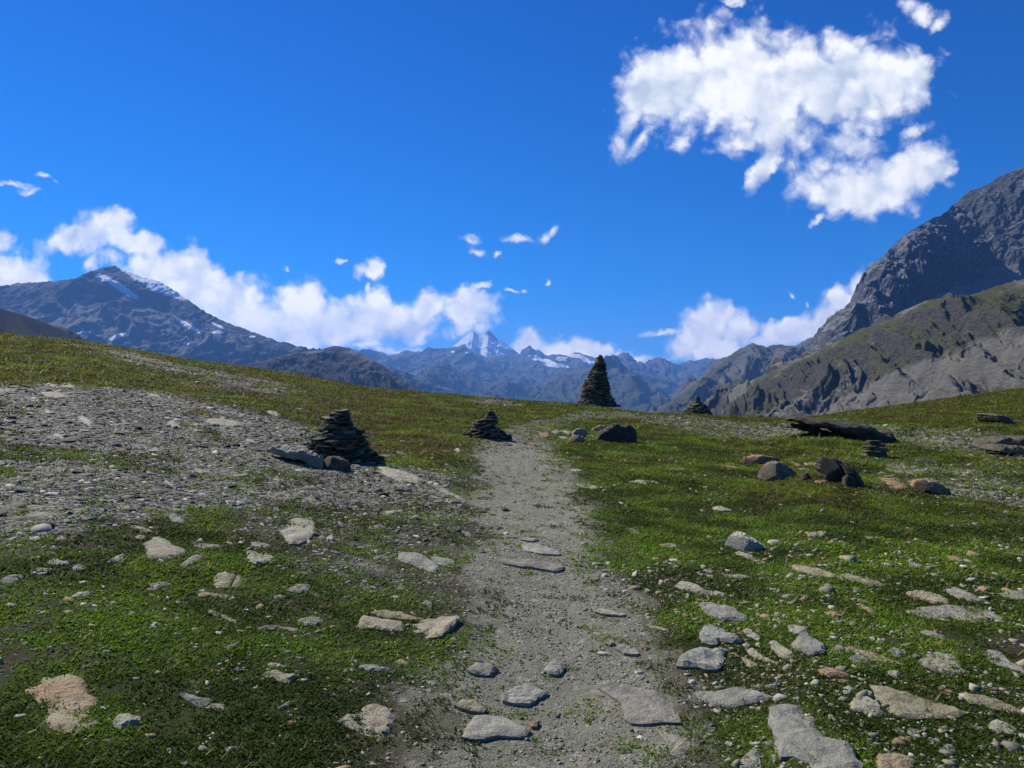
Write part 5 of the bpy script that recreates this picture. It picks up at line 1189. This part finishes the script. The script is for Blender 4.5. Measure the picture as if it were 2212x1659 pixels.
FARR = [(640, 775, 10500), (740, 765, 10500), (778, 759, 10500), (799, 758, 10500), (824, 760, 10500), (838, 766, 10500), (859, 764, 10500), (876, 756, 10500), (901, 760, 10500), (929, 753, 10500), (964, 758, 10500), (999, 758, 10500), (1034, 764, 10500), (1055, 770, 10500), (1086, 764, 10500), (1121, 767, 10500), (1150, 770, 10500), (1174, 775, 10500), (1191, 765, 10500),
    (1209, 767, 10500), (1226, 769, 10500), (1236, 764, 10500), (1251, 762, 10500), (1268, 767, 10500), (1293, 775, 10500), (1321, 779, 10500), (1335, 772, 10500), (1345, 778, 10500), (1366, 786, 10500), (1391, 787, 10500), (1404, 779, 10500), (1412, 773, 10500), (1426, 779, 10500), (1447, 792, 10500), (1460, 788, 10500), (1471, 783, 10500), (1490, 780, 10500), (1505, 778, 10500), (1522, 775, 10500), (1546, 778, 10500), (1570, 788, 10500), (1700, 800, 10500), (1850, 800, 10500)]
mountain('far_range', FARR, M_FAR, 4300, 2000, -262, 1.25, 31, (900, 190), (800, 120), 1.8, 800, 220,
    snow=[(1200, 789, 26, 5, -6), (1180, 780, 24, 5, -15), (1240, 768, 20, 5, -10), (1262, 775, 20, 5, -35), (1215, 775, 14, 5, 0), (1290, 782, 16, 4, 0), (1160, 776, 10, 3, 0), (1010, 762, 6, 2, 0), (1310, 783, 6, 2, 0), (978, 760, 5, 2, 0), (1225, 793, 5, 2, 0)],
    turf=[(1100, 870, 400, 60, 0)])
mountain('middle_range', [(800, 870, 6800), (850, 850, 6800), (880, 835, 6800), (905, 810, 6800), (925, 790, 6800), (943, 779, 6800), (960, 780, 6800), (975, 790, 6800), (1000, 806, 6800), (1035, 825, 6800), (1080, 832, 6800), (1130, 838, 6800), (1190, 825, 6800), (1230, 808, 6600), (1250, 798, 6500), (1268, 795, 6400), (1290, 784, 6300), (1318, 779, 6300), (1330, 783, 6300), (1345, 792, 6300), (1366, 814, 6300), (1394, 838, 6300), (1436, 856, 6300), (1500, 900, 6300)],
    M_FAR, 2600, 1300, -262, 1.3, 33, (520, 120), (420, 80), 1.6, 520, 170, turf=[(1100, 870, 400, 60, 0)])
mountain('low_dark_ridge', [(880, 872, 4500), (930, 862, 4500), (960, 856, 4500), (990, 853, 4500), (1020, 858, 4500), (1060, 870, 4500), (1120, 890, 4500)], M_FAR, 900, 500, -262, 1.2, 34, (200, 30), (160, 20), 1.0, 200, 70)
mountain('low_far_ridge', [(1380, 900, 5200), (1440, 862, 5200), (1500, 838, 5200), (1540, 822, 5200), (1580, 815, 5200), (1650, 810, 5200), (1750, 805, 5200)], M_FAR, 1500, 700, -262, 1.2, 35, (300, 50), (240, 34), 1.2, 300, 90)
mountain('middle_right_mountain', [(1330, 960, 2600), (1380, 915, 2700), (1415, 890, 2800), (1440, 872, 2900), (1480, 845, 3000), (1520, 815, 3100), (1546, 792, 3200), (1565, 774, 3200), (1585, 761, 3200), (1605, 749, 3200), (1625, 739, 3200), (1640, 743, 3200), (1655, 748, 3200), (1679, 742, 3200), (1700, 745, 3200), (1721, 744, 3200), (1740, 733, 3200), (1753, 727, 3200), (1765, 730, 3200), (1774, 721, 3200), (1785, 722, 3200), (1900, 700, 3300), (2000, 680, 3300)],
    M_MID, 1500, 900, -262, 1.2, 41, (300, 90), (240, 46), 2.4, 560, 200, dirx=-.1, turf=[(1500, 850, 200, 50, 20)], scree=[(1600, 790, 60, 16, 40), (1720, 765, 60, 12, 10)])
mountain('cliff', [(1660, 860, 1480), (1740, 790, 1473), (1770, 750, 1470), (1781, 727, 1470), (1788, 713, 1472), (1800, 698, 1477), (1809, 684, 1480), (1816, 669, 1483), (1826, 667, 1487), (1833, 657, 1489), (1851, 646, 1496), (1858, 628, 1499), (1865, 607, 1506), (1880, 585, 1526), (1896, 563, 1546), (1928, 531, 1588), (1950, 512, 1617), (1973, 495, 1646), (1990, 486, 1669), (2005, 478, 1688), (2040, 461, 1734), (2064, 440, 1756), (2092, 415, 1734), (2120, 405, 1712), (2145, 390, 1692), (2173, 375, 1670), (2212, 356, 1640), (2500, 240, 1520), (2900, 160, 1450)],
    M_CLIFF, 300, 500, -262, .62, 51, (75, 34), (90, 24), 3.0, 1000, 360, dirx=.1, scree=[(2110, 625, 90, 16, 12), (2212, 590, 90, 20, 0)], detail=1.4)
mountain('right_slope', [(1380, 960, 1500), (1480, 915, 1450), (1540, 888, 1350), (1560, 857, 1250), (1595, 832, 1150), (1655, 808, 1080), (1718, 783, 1020), (1770, 756, 980), (1805, 739, 950), (1858, 711, 920), (1928, 689, 880), (1960, 668, 860), (1998, 650, 840), (2033, 643, 820), (2103, 636, 790), (2155, 618, 770), (2212, 603, 750), (2500, 540, 700), (3000, 450, 650)],
    M_SLOPE, [(1380, 700), (1600, 620), (1800, 560), (2212, 480), (3000, 430)], 500, [(1380, -150), (1600, -110), (2000, -60), (2212, -45), (3000, -30)], 1.1, 61, (100, 44), (80, 12), 1.6, 1000, 380, dirx=-.25,
    turf=[(1800, 765, 230, 40, 33), (2050, 690, 280, 90, 22), (1620, 850, 110, 30, 40), (2212, 680, 240, 80, 20)], scree=[(1850, 880, 260, 34, 26), (2050, 820, 200, 40, 32), (2190, 780, 80, 60, 20), (1600, 840, 40, 12, 40)], detail=1.2)

# ---------------------------------------------------------------- air between here and the far range
def haze():
    m = bpy.data.materials.new('valley_air'); m.use_nodes = True
    t = m.node_tree; t.nodes.clear()
    v = t.nodes.new('ShaderNodeVolumePrincipled')
    v.inputs['Color'].default_value = HAZE_COL
    v.inputs['Density'].default_value = HAZE_DENS
    v.inputs['Anisotropy'].default_value = .2
    o = t.nodes.new('ShaderNodeOutputMaterial')
    t.links.new(v.outputs[0], o.inputs['Volume'])
    x0, x1, y0, y1, z0, z1 = -14500, 14500, -14500, 15500, -300, 1010
    V = [(x, y, z) for x in (x0, x1) for y in (y0, y1) for z in (z0, z1)]
    ob = make_mesh('haze', V, [[0, 1, 3, 2], [4, 6, 7, 5], [0, 4, 5, 1], [2, 3, 7, 6], [0, 2, 6, 4], [1, 5, 7, 3]], m)
    tag(ob, kind='stuff')
HAZE_COL, HAZE_DENS = (.20, .46, 1.0, 1), 7.2e-5
haze()
